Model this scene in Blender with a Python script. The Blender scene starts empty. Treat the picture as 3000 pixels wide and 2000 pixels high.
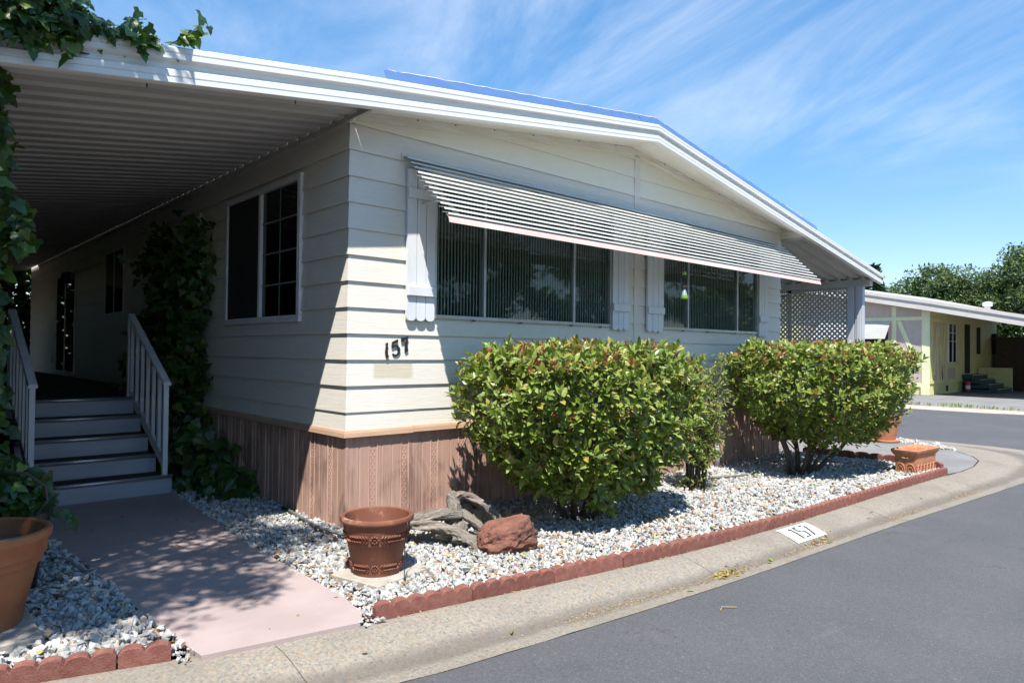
import bpy, bmesh, math, random
import numpy as np
from mathutils import Vector, Matrix, noise as mnoise
rng = np.random.default_rng(7)
random.seed(7)
scene = bpy.context.scene
COL = scene.collection

# ------------------------------------------------------------------ camera
CAM = Vector((-2.7302, -4.8638, 1.3575))
yaw, pitch, roll = math.radians(47.4325), math.radians(.9085), math.radians(.6054)
_f = Vector((math.cos(yaw)*math.cos(pitch), math.sin(yaw)*math.cos(pitch), math.sin(pitch)))
_r = Vector((math.sin(yaw), -math.cos(yaw), 0)); _u = _r.cross(_f)
r_ = _r*math.cos(roll) + _u*math.sin(roll); u_ = -_r*math.sin(roll) + _u*math.cos(roll)
cam_data = bpy.data.cameras.new('camera'); cam = bpy.data.objects.new('camera', cam_data); COL.objects.link(cam)
cam.matrix_world = Matrix(((r_.x, u_.x, -_f.x, CAM.x), (r_.y, u_.y, -_f.y, CAM.y), (r_.z, u_.z, -_f.z, CAM.z), (0, 0, 0, 1)))
cam_data.sensor_width = 36; cam_data.lens = 2045.68/3000*36; cam_data.clip_start = .05; cam_data.clip_end = 2000
scene.camera = cam

# ------------------------------------------------------------------ sky, sun, exposure
SUN = Vector((.9, 1.0, -2.45)).normalized()            # direction the light travels
world = bpy.data.worlds.new('World'); scene.world = world; world.use_nodes = True
def build_world():
    nt = world.node_tree; N = nt.nodes; L = nt.links; N.clear()
    out = N.new('ShaderNodeOutputWorld'); bg = N.new('ShaderNodeBackground'); bg.inputs['Strength'].default_value = .15
    sky = N.new('ShaderNodeTexSky'); sky.sky_type = 'NISHITA'; sky.sun_disc = False
    sky.sun_elevation = math.asin(-SUN.z); sky.sun_rotation = math.atan2(-SUN.x, -SUN.y)
    sky.air_density = 1.0; sky.dust_density = .0; sky.ozone_density = 3.0; sky.altitude = 300
    tc = N.new('ShaderNodeTexCoord'); sep = N.new('ShaderNodeSeparateXYZ'); L.new(tc.outputs['Generated'], sep.inputs[0])
    def mth(op, a, b=None, c=None):
        n = N.new('ShaderNodeMath'); n.operation = op
        for i, v in enumerate((a, b, c)):
            if v is None: continue
            if isinstance(v, (int, float)): n.inputs[i].default_value = v
            else: L.new(v, n.inputs[i])
        return n.outputs[0]
    z = mth('MAXIMUM', sep.outputs[2], .03); zz = mth('ADD', z, .12)
    cmb = N.new('ShaderNodeCombineXYZ'); L.new(mth('DIVIDE', sep.outputs[0], zz), cmb.inputs[0]); L.new(mth('DIVIDE', sep.outputs[1], zz), cmb.inputs[1])
    mp = N.new('ShaderNodeMapping'); mp.vector_type = 'TEXTURE'; mp.inputs['Rotation'].default_value = (0, 0, math.radians(70)); mp.inputs['Scale'].default_value = (2.2, .9, 1); mp.inputs['Location'].default_value = (-2.4, -1.6, 0)
    L.new(cmb.outputs[0], mp.inputs[0])
    n1 = N.new('ShaderNodeTexNoise'); n1.inputs['Scale'].default_value = 1.15; n1.inputs['Detail'].default_value = 9; n1.inputs['Roughness'].default_value = .62; n1.inputs['Distortion'].default_value = .9
    L.new(mp.outputs[0], n1.inputs['Vector'])
    n2 = N.new('ShaderNodeTexNoise'); n2.inputs['Scale'].default_value = .42; n2.inputs['Detail'].default_value = 3
    mp2 = N.new('ShaderNodeMapping'); mp2.inputs['Location'].default_value = (2.2, 6.6, 0); L.new(cmb.outputs[0], mp2.inputs[0]); L.new(mp2.outputs[0], n2.inputs['Vector'])
    r1 = N.new('ShaderNodeMapRange'); r1.interpolation_type = 'SMOOTHSTEP'; r1.inputs[1].default_value = .38; r1.inputs[2].default_value = .74; L.new(n1.outputs[0], r1.inputs[0])
    r2 = N.new('ShaderNodeMapRange'); r2.interpolation_type = 'SMOOTHSTEP'; r2.inputs[1].default_value = .36; r2.inputs[2].default_value = .62; L.new(n2.outputs[0], r2.inputs[0])
    fac = mth('MULTIPLY', mth('MULTIPLY', r1.outputs[0], mth('ADD', mth('MULTIPLY', r2.outputs[0], .85), .10)), .42)
    mix = N.new('ShaderNodeMix'); mix.data_type = 'RGBA'; L.new(fac, mix.inputs[0])
    hs = N.new('ShaderNodeHueSaturation'); hs.inputs['Hue'].default_value = .503; hs.inputs['Saturation'].default_value = 1.68; hs.inputs['Value'].default_value = 1.42; gm = N.new('ShaderNodeGamma'); gm.inputs[1].default_value = .58; L.new(sky.outputs[0], gm.inputs[0]); L.new(gm.outputs[0], hs.inputs['Color'])
    L.new(hs.outputs[0], mix.inputs[6]); mix.inputs[7].default_value = (4.5, 4.65, 4.9, 1)
    L.new(mix.outputs[2], bg.inputs['Color']); L.new(bg.outputs[0], out.inputs[0])
build_world()
sun_d = bpy.data.lights.new('sun', 'SUN'); sun_d.energy = 4.5; sun_d.angle = math.radians(.53); sun_d.color = (1, .955, .89)
sun = bpy.data.objects.new('sun', sun_d); COL.objects.link(sun); sun.rotation_euler = SUN.to_track_quat('-Z', 'Y').to_euler(); sun.location = (-20, -25, 60)
vs = scene.view_settings; vs.view_transform = 'Standard'; vs.look = 'None'; vs.exposure = 0.93; vs.gamma = 1.0; vs.use_curve_mapping = False
scene.display_settings.display_device = 'sRGB'
scene.render.engine = 'CYCLES'
cy = scene.cycles; cy.use_denoising = True; cy.max_bounces = 6; cy.diffuse_bounces = 2; cy.glossy_bounces = 3; cy.transmission_bounces = 4; cy.transparent_max_bounces = 8
cy.sample_clamp_indirect = 6; cy.caustics_reflective = False; cy.caustics_refractive = False

# ------------------------------------------------------------------ helpers
WORLD_AT = {}
def reg(o, parent, world=(0, 0, 0)):
    if parent is not None:
        o.parent = parent; w = WORLD_AT[parent.name]; o.location = Vector(world) - Vector(w)
    else: o.location = world
    WORLD_AT[o.name] = tuple(world); COL.objects.link(o); return o
def tag(o, label=None, cat=None, group=None, kind=None):
    if label: o['label'] = label
    if cat: o['category'] = cat
    if group: o['group'] = group
    if kind: o['kind'] = kind
    return o
def root(name, loc, label, cat, group=None):
    o = bpy.data.objects.new(name, None); o.empty_display_size = .1; reg(o, None, loc); return tag(o, label, cat, group)
def fast_mesh(name, V, F, nside=3, mat_idx=None, smooth=False):
    V = np.asarray(V, np.float32); F = np.asarray(F, np.int32)
    me = bpy.data.meshes.new(name); me.vertices.add(len(V)); me.vertices.foreach_set('co', V.ravel())
    me.loops.add(F.size); me.loops.foreach_set('vertex_index', F.ravel())
    me.polygons.add(len(F)); me.polygons.foreach_set('loop_start', np.arange(0, F.size, nside, dtype=np.int32))
    try: me.polygons.foreach_set('loop_total', np.full(len(F), nside, np.int32))
    except Exception: pass
    if mat_idx is not None: me.polygons.foreach_set('material_index', np.asarray(mat_idx, np.int32))
    me.polygons.foreach_set('use_smooth', np.full(len(F), smooth, bool))
    me.update(calc_edges=True); me.validate(); return me
class MB:
    def __init__(s): s.v = []; s.f = []
    def add(s, vs_, fs):
        b = len(s.v); s.v += [tuple(map(float, v)) for v in vs_]; s.f += [tuple(i+b for i in f) for f in fs]; return s
    def box(s, x0, x1, y0, y1, z0, z1):
        return s.add([(x0,y0,z0),(x1,y0,z0),(x1,y1,z0),(x0,y1,z0),(x0,y0,z1),(x1,y0,z1),(x1,y1,z1),(x0,y1,z1)],
                     [(3,2,1,0),(4,5,6,7),(0,1,5,4),(1,2,6,5),(2,3,7,6),(3,0,4,7)])
    def cbox(s, x0, x1, y0, y1, z0, z1, c=.004):     # box with chamfered edges
        bm = bmesh.new(); bmesh.ops.create_cube(bm, size=1)
        for v in bm.verts: v.co = Vector(((x0+x1)/2+v.co.x*(x1-x0), (y0+y1)/2+v.co.y*(y1-y0), (z0+z1)/2+v.co.z*(z1-z0)))
        bmesh.ops.bevel(bm, geom=bm.edges[:], offset=c, segments=1, affect='EDGES')
        bm.verts.index_update(); s.add([v.co for v in bm.verts], [[v.index for v in f.verts] for f in bm.faces]); bm.free(); return s
    def prism(s, A, B):          # two matching polygons
        n = len(A); return s.add(list(A)+list(B), [tuple(range(n))[::-1], tuple(range(n, 2*n))] + [(i, (i+1) % n, n+(i+1) % n, n+i) for i in range(n)])
    def loft(s, rings, closed=True, caps=True):
        n = len(rings[0]); V = [p for r in rings for p in r]; F = []
        for k in range(len(rings)-1):
            for i in range(n if closed else n-1):
                j = (i+1) % n; F.append((k*n+i, k*n+j, (k+1)*n+j, (k+1)*n+i))
        if caps and closed: F += [tuple(range(n))[::-1], tuple(range((len(rings)-1)*n, len(rings)*n))]
        return s.add(V, F)
    def tube(s, pts, rad, n=6, fun=None):
        P = [Vector(p) for p in pts]; rings = []
        up = Vector((.31, .17, .93))
        for i, p in enumerate(P):
            t = (P[min(i+1, len(P)-1)] - P[max(i-1, 0)]).normalized()
            a = t.cross(up)
            if a.length < .05: a = t.cross(Vector((1, 0, 0)))
            a.normalize(); b = t.cross(a)
            rr = rad[i] if hasattr(rad, '__len__') else rad
            rings.append([p + (a*math.cos(2*math.pi*k/n) + b*math.sin(2*math.pi*k/n))*(rr*(fun(i, k) if fun else 1)) for k in range(n)])
        return s.loft(rings)
    def lathe(s, prof, c=(0, 0, 0), n=40, fun=None):
        rings = [[(c[0]+r*math.cos(2*math.pi*k/n), c[1]+r*math.sin(2*math.pi*k/n), c[2]+z) for k in range(n)] for r, z in prof]
        return s.loft(rings, caps=False)
    def build(s, name, mat, parent=None, smooth=False, auto=None):
        me = bpy.data.meshes.new(name); me.from_pydata(s.v, [], s.f)
        bm = bmesh.new(); bm.from_mesh(me); bmesh.ops.recalc_face_normals(bm, faces=bm.faces[:]); bm.to_mesh(me); bm.free()
        if smooth: me.polygons.foreach_set('use_smooth', np.ones(len(me.polygons), bool))
        if auto is not None:
            me.polygons.foreach_set('use_smooth', np.ones(len(me.polygons), bool)); me.set_sharp_from_angle(angle=math.radians(auto))
        me.materials.append(mat); o = bpy.data.objects.new(name, me); return reg(o, parent)
def box_o(name, b, mat, parent=None, c=None):
    m = MB(); (m.cbox(*b, c) if c else m.box(*b)); return m.build(name, mat, parent)
def meshobj(name, me, mats, parent=None, world=(0, 0, 0)):
    for m in mats: me.materials.append(m)
    return reg(bpy.data.objects.new(name, me), parent, world)
def interp(x, xs, ys): return float(np.interp(x, xs, ys))

# ------------------------------------------------------------------ materials
def nt_of(name):
    m = bpy.data.materials.new(name); m.use_nodes = True; nt = m.node_tree; N = nt.nodes; L = nt.links
    return m, nt, N, L, N['Principled BSDF'], N['Material Output']
def node_noise(N, L, vec, scale, detail=4, rough=.55, dist=0):
    n = N.new('ShaderNodeTexNoise'); n.inputs['Scale'].default_value = scale; n.inputs['Detail'].default_value = detail
    n.inputs['Roughness'].default_value = rough; n.inputs['Distortion'].default_value = dist; L.new(vec, n.inputs['Vector']); return n.outputs[0]
def node_map(N, L, sc=(1, 1, 1), coord='Object'):
    t = N.new('ShaderNodeTexCoord'); mp = N.new('ShaderNodeMapping'); mp.inputs['Scale'].default_value = sc; L.new(t.outputs[coord], mp.inputs[0]); return mp.outputs[0]
def node_ramp(N, L, v, lo, hi):
    n = N.new('ShaderNodeMapRange'); n.interpolation_type = 'SMOOTHSTEP'; n.inputs[1].default_value = lo; n.inputs[2].default_value = hi; L.new(v, n.inputs[0]); return n.outputs[0]
def node_mix(N, L, f, a, b, blend='MIX'):
    n = N.new('ShaderNodeMix'); n.data_type = 'RGBA'; n.blend_type = blend
    if isinstance(f, (int, float)): n.inputs[0].default_value = f
    else: L.new(f, n.inputs[0])
    for i, v in ((6, a), (7, b)):
        if isinstance(v, tuple): n.inputs[i].default_value = (*v[:3], 1)
        else: L.new(v, n.inputs[i])
    return n.outputs[2]
def node_math(N, L, op, a, b):
    n = N.new('ShaderNodeMath'); n.operation = op
    for i, v in enumerate((a, b)):
        if isinstance(v, (int, float)): n.inputs[i].default_value = v
        else: L.new(v, n.inputs[i])
    return n.outputs[0]
def node_bump(N, L, h, strength, dist, prin):
    b = N.new('ShaderNodeBump'); b.inputs['Strength'].default_value = strength; b.inputs['Distance'].default_value = dist; L.new(h, b.inputs['Height']); L.new(b.outputs[0], prin.inputs['Normal']); return b
def node_rnd(N, L):            # one random number per loose piece and per object
    g = N.new('ShaderNodeNewGeometry'); oi = N.new('ShaderNodeObjectInfo')
    s = node_math(N, L, 'ADD', g.outputs['Random Per Island'], oi.outputs['Random']); return node_math(N, L, 'FRACT', s, 0)
def mat(name, c1, c2=None, sc=(4, 4, 4), rough=.6, ramp=(.35, .65), bump=None, metal=0, spec=.5, rnd=0, dirt=None, rvar=0):
    m, nt, N, L, P, O = nt_of(name)
    P.inputs['Roughness'].default_value = rough; P.inputs['Metallic'].default_value = metal; P.inputs['Specular IOR Level'].default_value = spec
    col = None
    if c2:
        v = node_noise(N, L, node_map(N, L, sc), 1, 6, .6); col = node_mix(N, L, node_ramp(N, L, v, *ramp), c1, c2)
    if dirt:                    # (colour, scale vector, ramp, amount)
        v = node_noise(N, L, node_map(N, L, dirt[1]), 1, 7, .65, .4); f = node_math(N, L, 'MULTIPLY', node_ramp(N, L, v, *dirt[2]), dirt[3])
        col = node_mix(N, L, f, col if col is not None else c1, dirt[0])
    if rnd:
        r = node_rnd(N, L); hs = N.new('ShaderNodeHueSaturation')
        mr = N.new('ShaderNodeMapRange'); mr.inputs[3].default_value = 1-rnd; mr.inputs[4].default_value = 1+rnd; L.new(r, mr.inputs[0]); L.new(mr.outputs[0], hs.inputs['Value'])
        if col is None: hs.inputs['Color'].default_value = (*c1, 1)
        else: L.new(col, hs.inputs['Color'])
        col = hs.outputs[0]
    if col is None: P.inputs['Base Color'].default_value = (*c1, 1)
    else: L.new(col, P.inputs['Base Color'])
    if rvar:
        v = node_noise(N, L, node_map(N, L, (3, 3, 3)), 1, 5); mr = N.new('ShaderNodeMapRange'); mr.inputs[3].default_value = rough-rvar; mr.inputs[4].default_value = rough+rvar
        L.new(v, mr.inputs[0]); L.new(mr.outputs[0], P.inputs['Roughness'])
    if bump: node_bump(N, L, node_noise(N, L, node_map(N, L, bump[0]), 1, 5, .6), bump[1], bump[2], P)
    return m
def mat_leaf(name, a, b, c=None, cfrac=.1, rough=.38, trans=.3, tcol=None, bright=1.0):
    m, nt, N, L, P, O = nt_of(name); r = node_rnd(N, L)
    col = node_mix(N, L, r, a, b)
    if c:
        r2 = node_math(N, L, 'FRACT', node_math(N, L, 'MULTIPLY', r, 17.31), 0); col = node_mix(N, L, node_ramp(N, L, r2, 1-cfrac, 1-cfrac*.6), col, c)
    L.new(col, P.inputs['Base Color']); P.inputs['Roughness'].default_value = rough; P.inputs['Specular IOR Level'].default_value = .55
    t = N.new('ShaderNodeBsdfTranslucent'); tc = node_mix(N, L, .5, col, tcol or (b[0]*1.6, b[1]*1.8, b[2]*.8)); L.new(tc, t.inputs[0])
    ms = N.new('ShaderNodeMixShader'); ms.inputs[0].default_value = trans; L.new(P.outputs[0], ms.inputs[1]); L.new(t.outputs[0], ms.inputs[2]); L.new(ms.outputs[0], O.inputs[0])
    return m
def mat_siding(name, c, stain=False, aged_bounce=None):
    m, nt, N, L, P, O = nt_of(name)
    g = node_noise(N, L, node_map(N, L, (4.5, 4.5, 120)), 1, 5, .6, .9)
    soft = node_noise(N, L, node_map(N, L, (1.1, 1.1, 2.2)), 1, 5, .6)
    col = node_mix(N, L, node_ramp(N, L, g, .35, .75), c, tuple(v*.9 for v in c))
    col = node_mix(N, L, node_math(N, L, 'MULTIPLY', node_ramp(N, L, soft, .45, .75), .35), col, tuple(v*k for v, k in zip(c, (.86, .84, .80))))
    drip = node_noise(N, L, node_map(N, L, (22, 22, .9)), 1, 4, .6)
    col = node_mix(N, L, node_math(N, L, 'MULTIPLY', node_ramp(N, L, drip, .6, .85), .3), col, tuple(v*k for v, k in zip(c, (.78, .75, .68))))
    if aged_bounce:
        col = node_mix(N, L, node_math(N, L, 'MULTIPLY', node_ramp(N, L, node_noise(N, L, node_map(N, L, (.5, .5, 1.5)), 1, 3), .3, .7), .8), col, aged_bounce)
    if stain:                  # ghost of a name plate that once hung below the number
        t = N.new('ShaderNodeTexCoord'); sp = N.new('ShaderNodeSeparateXYZ'); L.new(t.outputs['Object'], sp.inputs[0])
        wob = node_noise(N, L, node_map(N, L, (14, 14, 14)), 1, 3)
        def band(o, c0, hw, soft_):
            d = node_math(N, L, 'ABSOLUTE', node_math(N, L, 'SUBTRACT', o, c0), 0); d = node_math(N, L, 'ADD', d, node_math(N, L, 'MULTIPLY', node_math(N, L, 'SUBTRACT', wob, .5), soft_*1.4))
            return node_math(N, L, 'SUBTRACT', 1, node_ramp(N, L, d, hw-soft_, hw+soft_))
        f = node_math(N, L, 'MULTIPLY', node_math(N, L, 'MULTIPLY', band(sp.outputs[0], .415, .185, .016), band(sp.outputs[2], 1.198, .062, .012)), 1.0)
        col = node_mix(N, L, f, col, (.60, .54, .42))
    L.new(col, P.inputs['Base Color']); P.inputs['Roughness'].default_value = .55; P.inputs['Specular IOR Level'].default_value = .35
    node_bump(N, L, g, .35, .006, P); return m
def mat_skirt():
    m, nt, N, L, P, O = nt_of('brown_skirting'); c = (.49, .312, .246)
    g = node_noise(N, L, node_map(N, L, (58, 58, 2.0)), 1, 6, .6, .8); bl = node_noise(N, L, node_map(N, L, (2.6, 2.6, 1.9)), 1, 6, .62, .7)
    col = node_mix(N, L, node_ramp(N, L, g, .38, .72), c, (.425, .258, .198))
    f = node_math(N, L, 'MULTIPLY', node_ramp(N, L, bl, .46, .66), node_math(N, L, 'ADD', node_math(N, L, 'MULTIPLY', node_ramp(N, L, g, .35, .6), .7), .15))
    col = node_mix(N, L, f, col, (.19, .118, .092)); L.new(col, P.inputs['Base Color']); P.inputs['Roughness'].default_value = .62; P.inputs['Specular IOR Level'].default_value = .3
    node_bump(N, L, g, .3, .003, P); return m
def mat_gravel():
    m, nt, N, L, P, O = nt_of('white_stone'); r = node_rnd(N, L)
    cr = N.new('ShaderNodeValToRGB'); cr.color_ramp.interpolation = 'LINEAR'; e = cr.color_ramp.elements
    e[0].position = 0; e[0].color = (.352, .351, .340, 1); e[1].position = 1; e[1].color = (.344, .240, .159, 1)
    for p_, c_ in ((.2, (.491, .487, .470)), (.42, (.409, .408, .398)), (.60, (.556, .542, .508)), (.74, (.327, .331, .326)), (.84, (.213, .240, .230)), (.90, (.474, .439, .378)), (.96, (.442, .351, .257))):
        x = e.new(p_); x.color = (*c_, 1)
    L.new(r, cr.inputs[0]); v = node_noise(N, L, node_map(N, L, (45, 45, 45)), 1, 5, .65)
    col = node_mix(N, L, node_math(N, L, 'MULTIPLY', node_ramp(N, L, v, .45, .72), .45), cr.outputs[0], (.344, .343, .340)); L.new(col, P.inputs['Base Color'])
    P.inputs['Roughness'].default_value = .6; node_bump(N, L, v, .5, .006, P); return m
def mat_aggregate():
    m, nt, N, L, P, O = nt_of('exposed_aggregate_concrete'); co = node_map(N, L)
    vo = N.new('ShaderNodeTexVoronoi'); vo.inputs['Scale'].default_value = 88; L.new(co, vo.inputs['Vector'])
    sp = N.new('ShaderNodeSeparateColor'); L.new(vo.outputs['Color'], sp.inputs[0])
    cr = N.new('ShaderNodeValToRGB'); e = cr.color_ramp.elements; e[0].color = (.245, .209, .158, 1); e[1].color = (.331, .302, .259, 1); e[1].position = 1
    for p_, c_ in ((.25, (.274, .248, .205)), (.45, (.194, .180, .158)), (.6, (.317, .274, .209)), (.75, (.259, .245, .223)), (.85, (.144, .144, .148)), (.93, (.288, .194, .122))):
        x = e.new(p_); x.color = (*c_, 1)
    L.new(sp.outputs[0], cr.inputs[0])
    fine = node_noise(N, L, node_map(N, L, (260, 260, 260)), 1, 3, .7); col = node_mix(N, L, node_math(N, L, 'MULTIPLY', node_ramp(N, L, fine, .45, .7), .5), cr.outputs[0], (.302, .277, .230))
    patch = node_noise(N, L, node_map(N, L, (1.6, 1.6, 1.6)), 1, 6, .65); col = node_mix(N, L, node_math(N, L, 'MULTIPLY', node_ramp(N, L, patch, .45, .72), .5), col, (.173, .155, .130))
    at = N.new('ShaderNodeAttribute'); at.attribute_name = 'across'         # silt washed along the gutter line
    d = node_math(N, L, 'ABSOLUTE', node_math(N, L, 'SUBTRACT', at.outputs['Fac'], .66), 0)
    wob = node_noise(N, L, node_map(N, L, (3, 3, 3)), 1, 6, .7); d = node_math(N, L, 'ADD', d, node_math(N, L, 'MULTIPLY', node_math(N, L, 'SUBTRACT', wob, .5), .22))
    silt = node_math(N, L, 'MULTIPLY', node_math(N, L, 'SUBTRACT', 1, node_ramp(N, L, d, .04, .2)), .62); col = node_mix(N, L, silt, col, (.112, .097, .083))
    L.new(col, P.inputs['Base Color']); P.inputs['Roughness'].default_value = .85; P.inputs['Specular IOR Level'].default_value = .2
    node_bump(N, L, node_math(N, L, 'SUBTRACT', 1, vo.outputs['Distance']), .45, .004, P); return m
def mat_asphalt():
    m, nt, N, L, P, O = nt_of('asphalt')
    a = node_noise(N, L, node_map(N, L, (190, 190, 190)), 1, 3, .7); b = node_noise(N, L, node_map(N, L, (.7, .7, .7)), 1, 7, .62)
    col = node_mix(N, L, node_ramp(N, L, a, .3, .75), (.072, .073, .079), (.116, .116, .122)); col = node_mix(N, L, node_math(N, L, 'MULTIPLY', node_ramp(N, L, b, .4, .75), .45), col, (.135, .132, .132))
    st = node_noise(N, L, node_map(N, L, (1.5, 9, 1)), 1, 8, .75); col = node_mix(N, L, node_math(N, L, 'MULTIPLY', node_ramp(N, L, st, .58, .78), .38), col, (.22, .21, .205))
    vo = N.new('ShaderNodeTexVoronoi'); vo.inputs['Scale'].default_value = 9; L.new(node_map(N, L), vo.inputs['Vector']); sp = node_math(N, L, 'LESS_THAN', vo.outputs['Distance'], .045)
    col = node_mix(N, L, node_math(N, L, 'MULTIPLY', sp, .5), col, (.26, .245, .23))
    v2 = N.new('ShaderNodeTexVoronoi'); v2.inputs['Scale'].default_value = 130; L.new(node_map(N, L), v2.inputs['Vector']); s2 = N.new('ShaderNodeSeparateColor'); L.new(v2.outputs['Color'], s2.inputs[0])
    col = node_mix(N, L, node_math(N, L, 'MULTIPLY', node_ramp(N, L, s2.outputs[0], .84, .97), .3), col, (.21, .205, .20)); col = node_mix(N, L, node_math(N, L, 'MULTIPLY', node_ramp(N, L, s2.outputs[1], .84, .97), .32), col, (.028, .028, .03))
    cw = node_noise(N, L, node_map(N, L, (1.1, 1.1, 1.1)), 1, 6, .6); rid = node_math(N, L, 'ABSOLUTE', node_math(N, L, 'SUBTRACT', cw, .5), 0); ck = node_math(N, L, 'MULTIPLY', node_math(N, L, 'SUBTRACT', 1, node_ramp(N, L, rid, .0012, .004)), node_ramp(N, L, node_noise(N, L, node_map(N, L, (.35, .35, .35)), 1, 2), .5, .62))
    col = node_mix(N, L, node_math(N, L, 'MULTIPLY', ck, .6), col, (.03, .03, .032))
    oil = node_noise(N, L, node_map(N, L, (.9, 2.2, 1)), 1, 5, .55, .5); col = node_mix(N, L, node_math(N, L, 'MULTIPLY', node_ramp(N, L, oil, .60, .78), .35), col, (.045, .045, .048))
    L.new(col, P.inputs['Base Color']); P.inputs['Roughness'].default_value = .82; P.inputs['Specular IOR Level'].default_value = .3; node_bump(N, L, a, .5, .006, P); return m
def mat_glass(name, tint=(.8, .85, .84), ior=1.5):
    m, nt, N, L, P, O = nt_of(name); N.remove(P)
    lw = N.new('ShaderNodeLayerWeight'); lw.inputs[0].default_value = .5; r0 = ((ior-1)/(ior+1))**2; gl = N.new('ShaderNodeBsdfGlossy'); gl.inputs['Roughness'].default_value = .03
    fac = node_math(N, L, 'ADD', node_math(N, L, 'MULTIPLY', node_math(N, L, 'POWER', lw.outputs['Facing'], 5.0), 1-r0), r0)
    tr = N.new('ShaderNodeBsdfTransparent'); tr.inputs[0].default_value = (*tint, 1); ms = N.new('ShaderNodeMixShader')
    L.new(fac, ms.inputs[0]); L.new(tr.outputs[0], ms.inputs[1]); L.new(gl.outputs[0], ms.inputs[2]); L.new(ms.outputs[0], O.inputs[0]); return m

def mat_drift():
    m, nt, N, L, P, O = nt_of('weathered_driftwood'); at = N.new('ShaderNodeAttribute'); at.attribute_name = 'grain'; v = at.outputs['Vector']
    g1 = node_noise(N, L, v, 1.6, 6, .7, .3); g2 = node_noise(N, L, v, .45, 4, .6)
    col = node_mix(N, L, node_ramp(N, L, g1, .36, .66), (.15, .13, .112), (.44, .395, .34)); col = node_mix(N, L, node_math(N, L, 'MULTIPLY', node_ramp(N, L, g2, .4, .7), .6), col, (.33, .27, .20))
    dk = node_noise(N, L, node_map(N, L, (12, 12, 12)), 1, 5, .65); col = node_mix(N, L, node_math(N, L, 'MULTIPLY', node_ramp(N, L, dk, .58, .75), .7), col, (.075, .062, .052))
    L.new(col, P.inputs['Base Color']); P.inputs['Roughness'].default_value = .9; P.inputs['Specular IOR Level'].default_value = .2; node_bump(N, L, g1, 1.0, .02, P); return m
m_drift2 = mat_drift()
S_WHITE = (.775, .735, .655)
m_siding = mat_siding('painted_lap_siding', S_WHITE); m_siding_st = mat_siding('painted_lap_siding_plate_mark', S_WHITE, stain=True)
m_gable = mat_siding('aged_bounce_lap_siding', (.87, .84, .72), aged_bounce=(.84, .79, .60))  # gable tone: ageing plus ground-bounced light brightened into the colour
m_trim = mat('cream_metal_trim', (.829, .795, .694), (.739, .683, .549), (1.5, 1.5, 14), rough=.42, dirt=((.42, .36, .25), (3, 3, 3), (.62, .8), .5))
m_fascia = mat('white_enamel_metal', (.82, .82, .80), (.77, .77, .755), (2, 2, 12), rough=.3, dirt=((.5, .48, .43), (9, 9, 2), (.66, .85), .35))
m_soffit = mat('cream_soffit_metal', (.862, .829, .734), (.784, .734, .610), (2, 4, 4), rough=.4, dirt=((.5, .42, .28), (2.5, 2.5, 2.5), (.6, .8), .45))
m_panel = mat('white_roof_sheet', (.60, .585, .56), (.52, .505, .475), (1.2, 6, 3), rough=.4)
m_panel_r = mat('grey_roof_sheet', (.50, .495, .48), (.43, .425, .41), (1.2, 6, 3), rough=.4)
m_flash = mat('galvanised_flashing', (.40, .56, .80), (.34, .50, .75), (3, 3, 20), rough=.22, metal=.8, dirt=((.5, .5, .5), (30, 4, 4), (.65, .85), .4))  # blue of the reflected sky tinted into the metal's base colour
m_foam = mat('roof_coating', (.70, .66, .62), (.55, .5, .46), (14, 14, 14), rough=.9, bump=((40, 40, 40), .8, .02))
m_skirt = mat_skirt(); m_cap = mat('tan_skirt_cap', (.52, .345, .235), (.45, .29, .195), (3, 3, 16), rough=.45, dirt=((.3, .18, .11), (5, 5, 5), (.62, .8), .4))
m_shut = mat('white_painted_board', (.745, .76, .785), (.66, .68, .71), (8, 8, 1.2), rough=.5, ramp=(.4, .7), bump=((60, 60, 4), .3, .004), dirt=((.48, .47, .45), (9, 9, 2.2), (.62, .8), .45))
m_alu = mat('mill_aluminium', (.56, .58, .60), (.47, .49, .51), (6, 6, 6), rough=.35, metal=.7)
m_slat = mat('cream_awning_slat', (.66, .66, .62), (.58, .58, .54), (2, 9, 9), rough=.35, dirt=((.42, .41, .37), (7, 3, 3), (.62, .82), .4))
m_pink = mat('salmon_enamel', (.71, .515, .455), (.66, .47, .415), (1.2, 6, 6), rough=.4, dirt=((.76, .66, .60), (1.4, 8, 8), (.5, .62), .6))
m_blind = mat('vertical_blind', (.74, .78, .75), (.64, .68, .65), (2, 2, .6), rough=.7)
m_vane = mat('grey_green_vane', (.21, .245, .225), (.16, .19, .175), (3, 3, .6), rough=.7)
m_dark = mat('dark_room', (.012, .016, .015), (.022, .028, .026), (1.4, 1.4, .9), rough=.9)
m_glass = mat_glass('window_glass', (.72, .77, .76)); m_glass2 = mat_glass('tinted_glass', (.42, .47, .46))
m_screen = mat('insect_screen', (.02, .02, .021), rough=.7)
m_vinyl = mat('white_vinyl', (.78, .78, .78), (.70, .70, .70), (5, 5, 5), rough=.38, dirt=((.45, .44, .42), (6, 6, 6), (.66, .85), .4))
m_munt = mat('grey_green_muntin', (.17, .22, .21), rough=.5)
m_num = mat('black_iron', (.018, .018, .020), (.03, .03, .033), (30, 30, 30), rough=.4, bump=((90, 90, 90), .5, .003))
m_carpet = mat('brown_outdoor_carpet', (.055, .042, .036), (.035, .027, .024), (50, 50, 50), rough=.95)
m_step = mat('painted_metal_riser', (.40, .43, .50), (.34, .37, .44), (1.5, 1.5, 18), rough=.42, dirt=((.15, .13, .12), (5, 5, 9), (.62, .8), .5))
m_rail = mat('white_painted_rail', (.72, .745, .78), (.64, .665, .70), (6, 6, 2), rough=.4)
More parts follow.
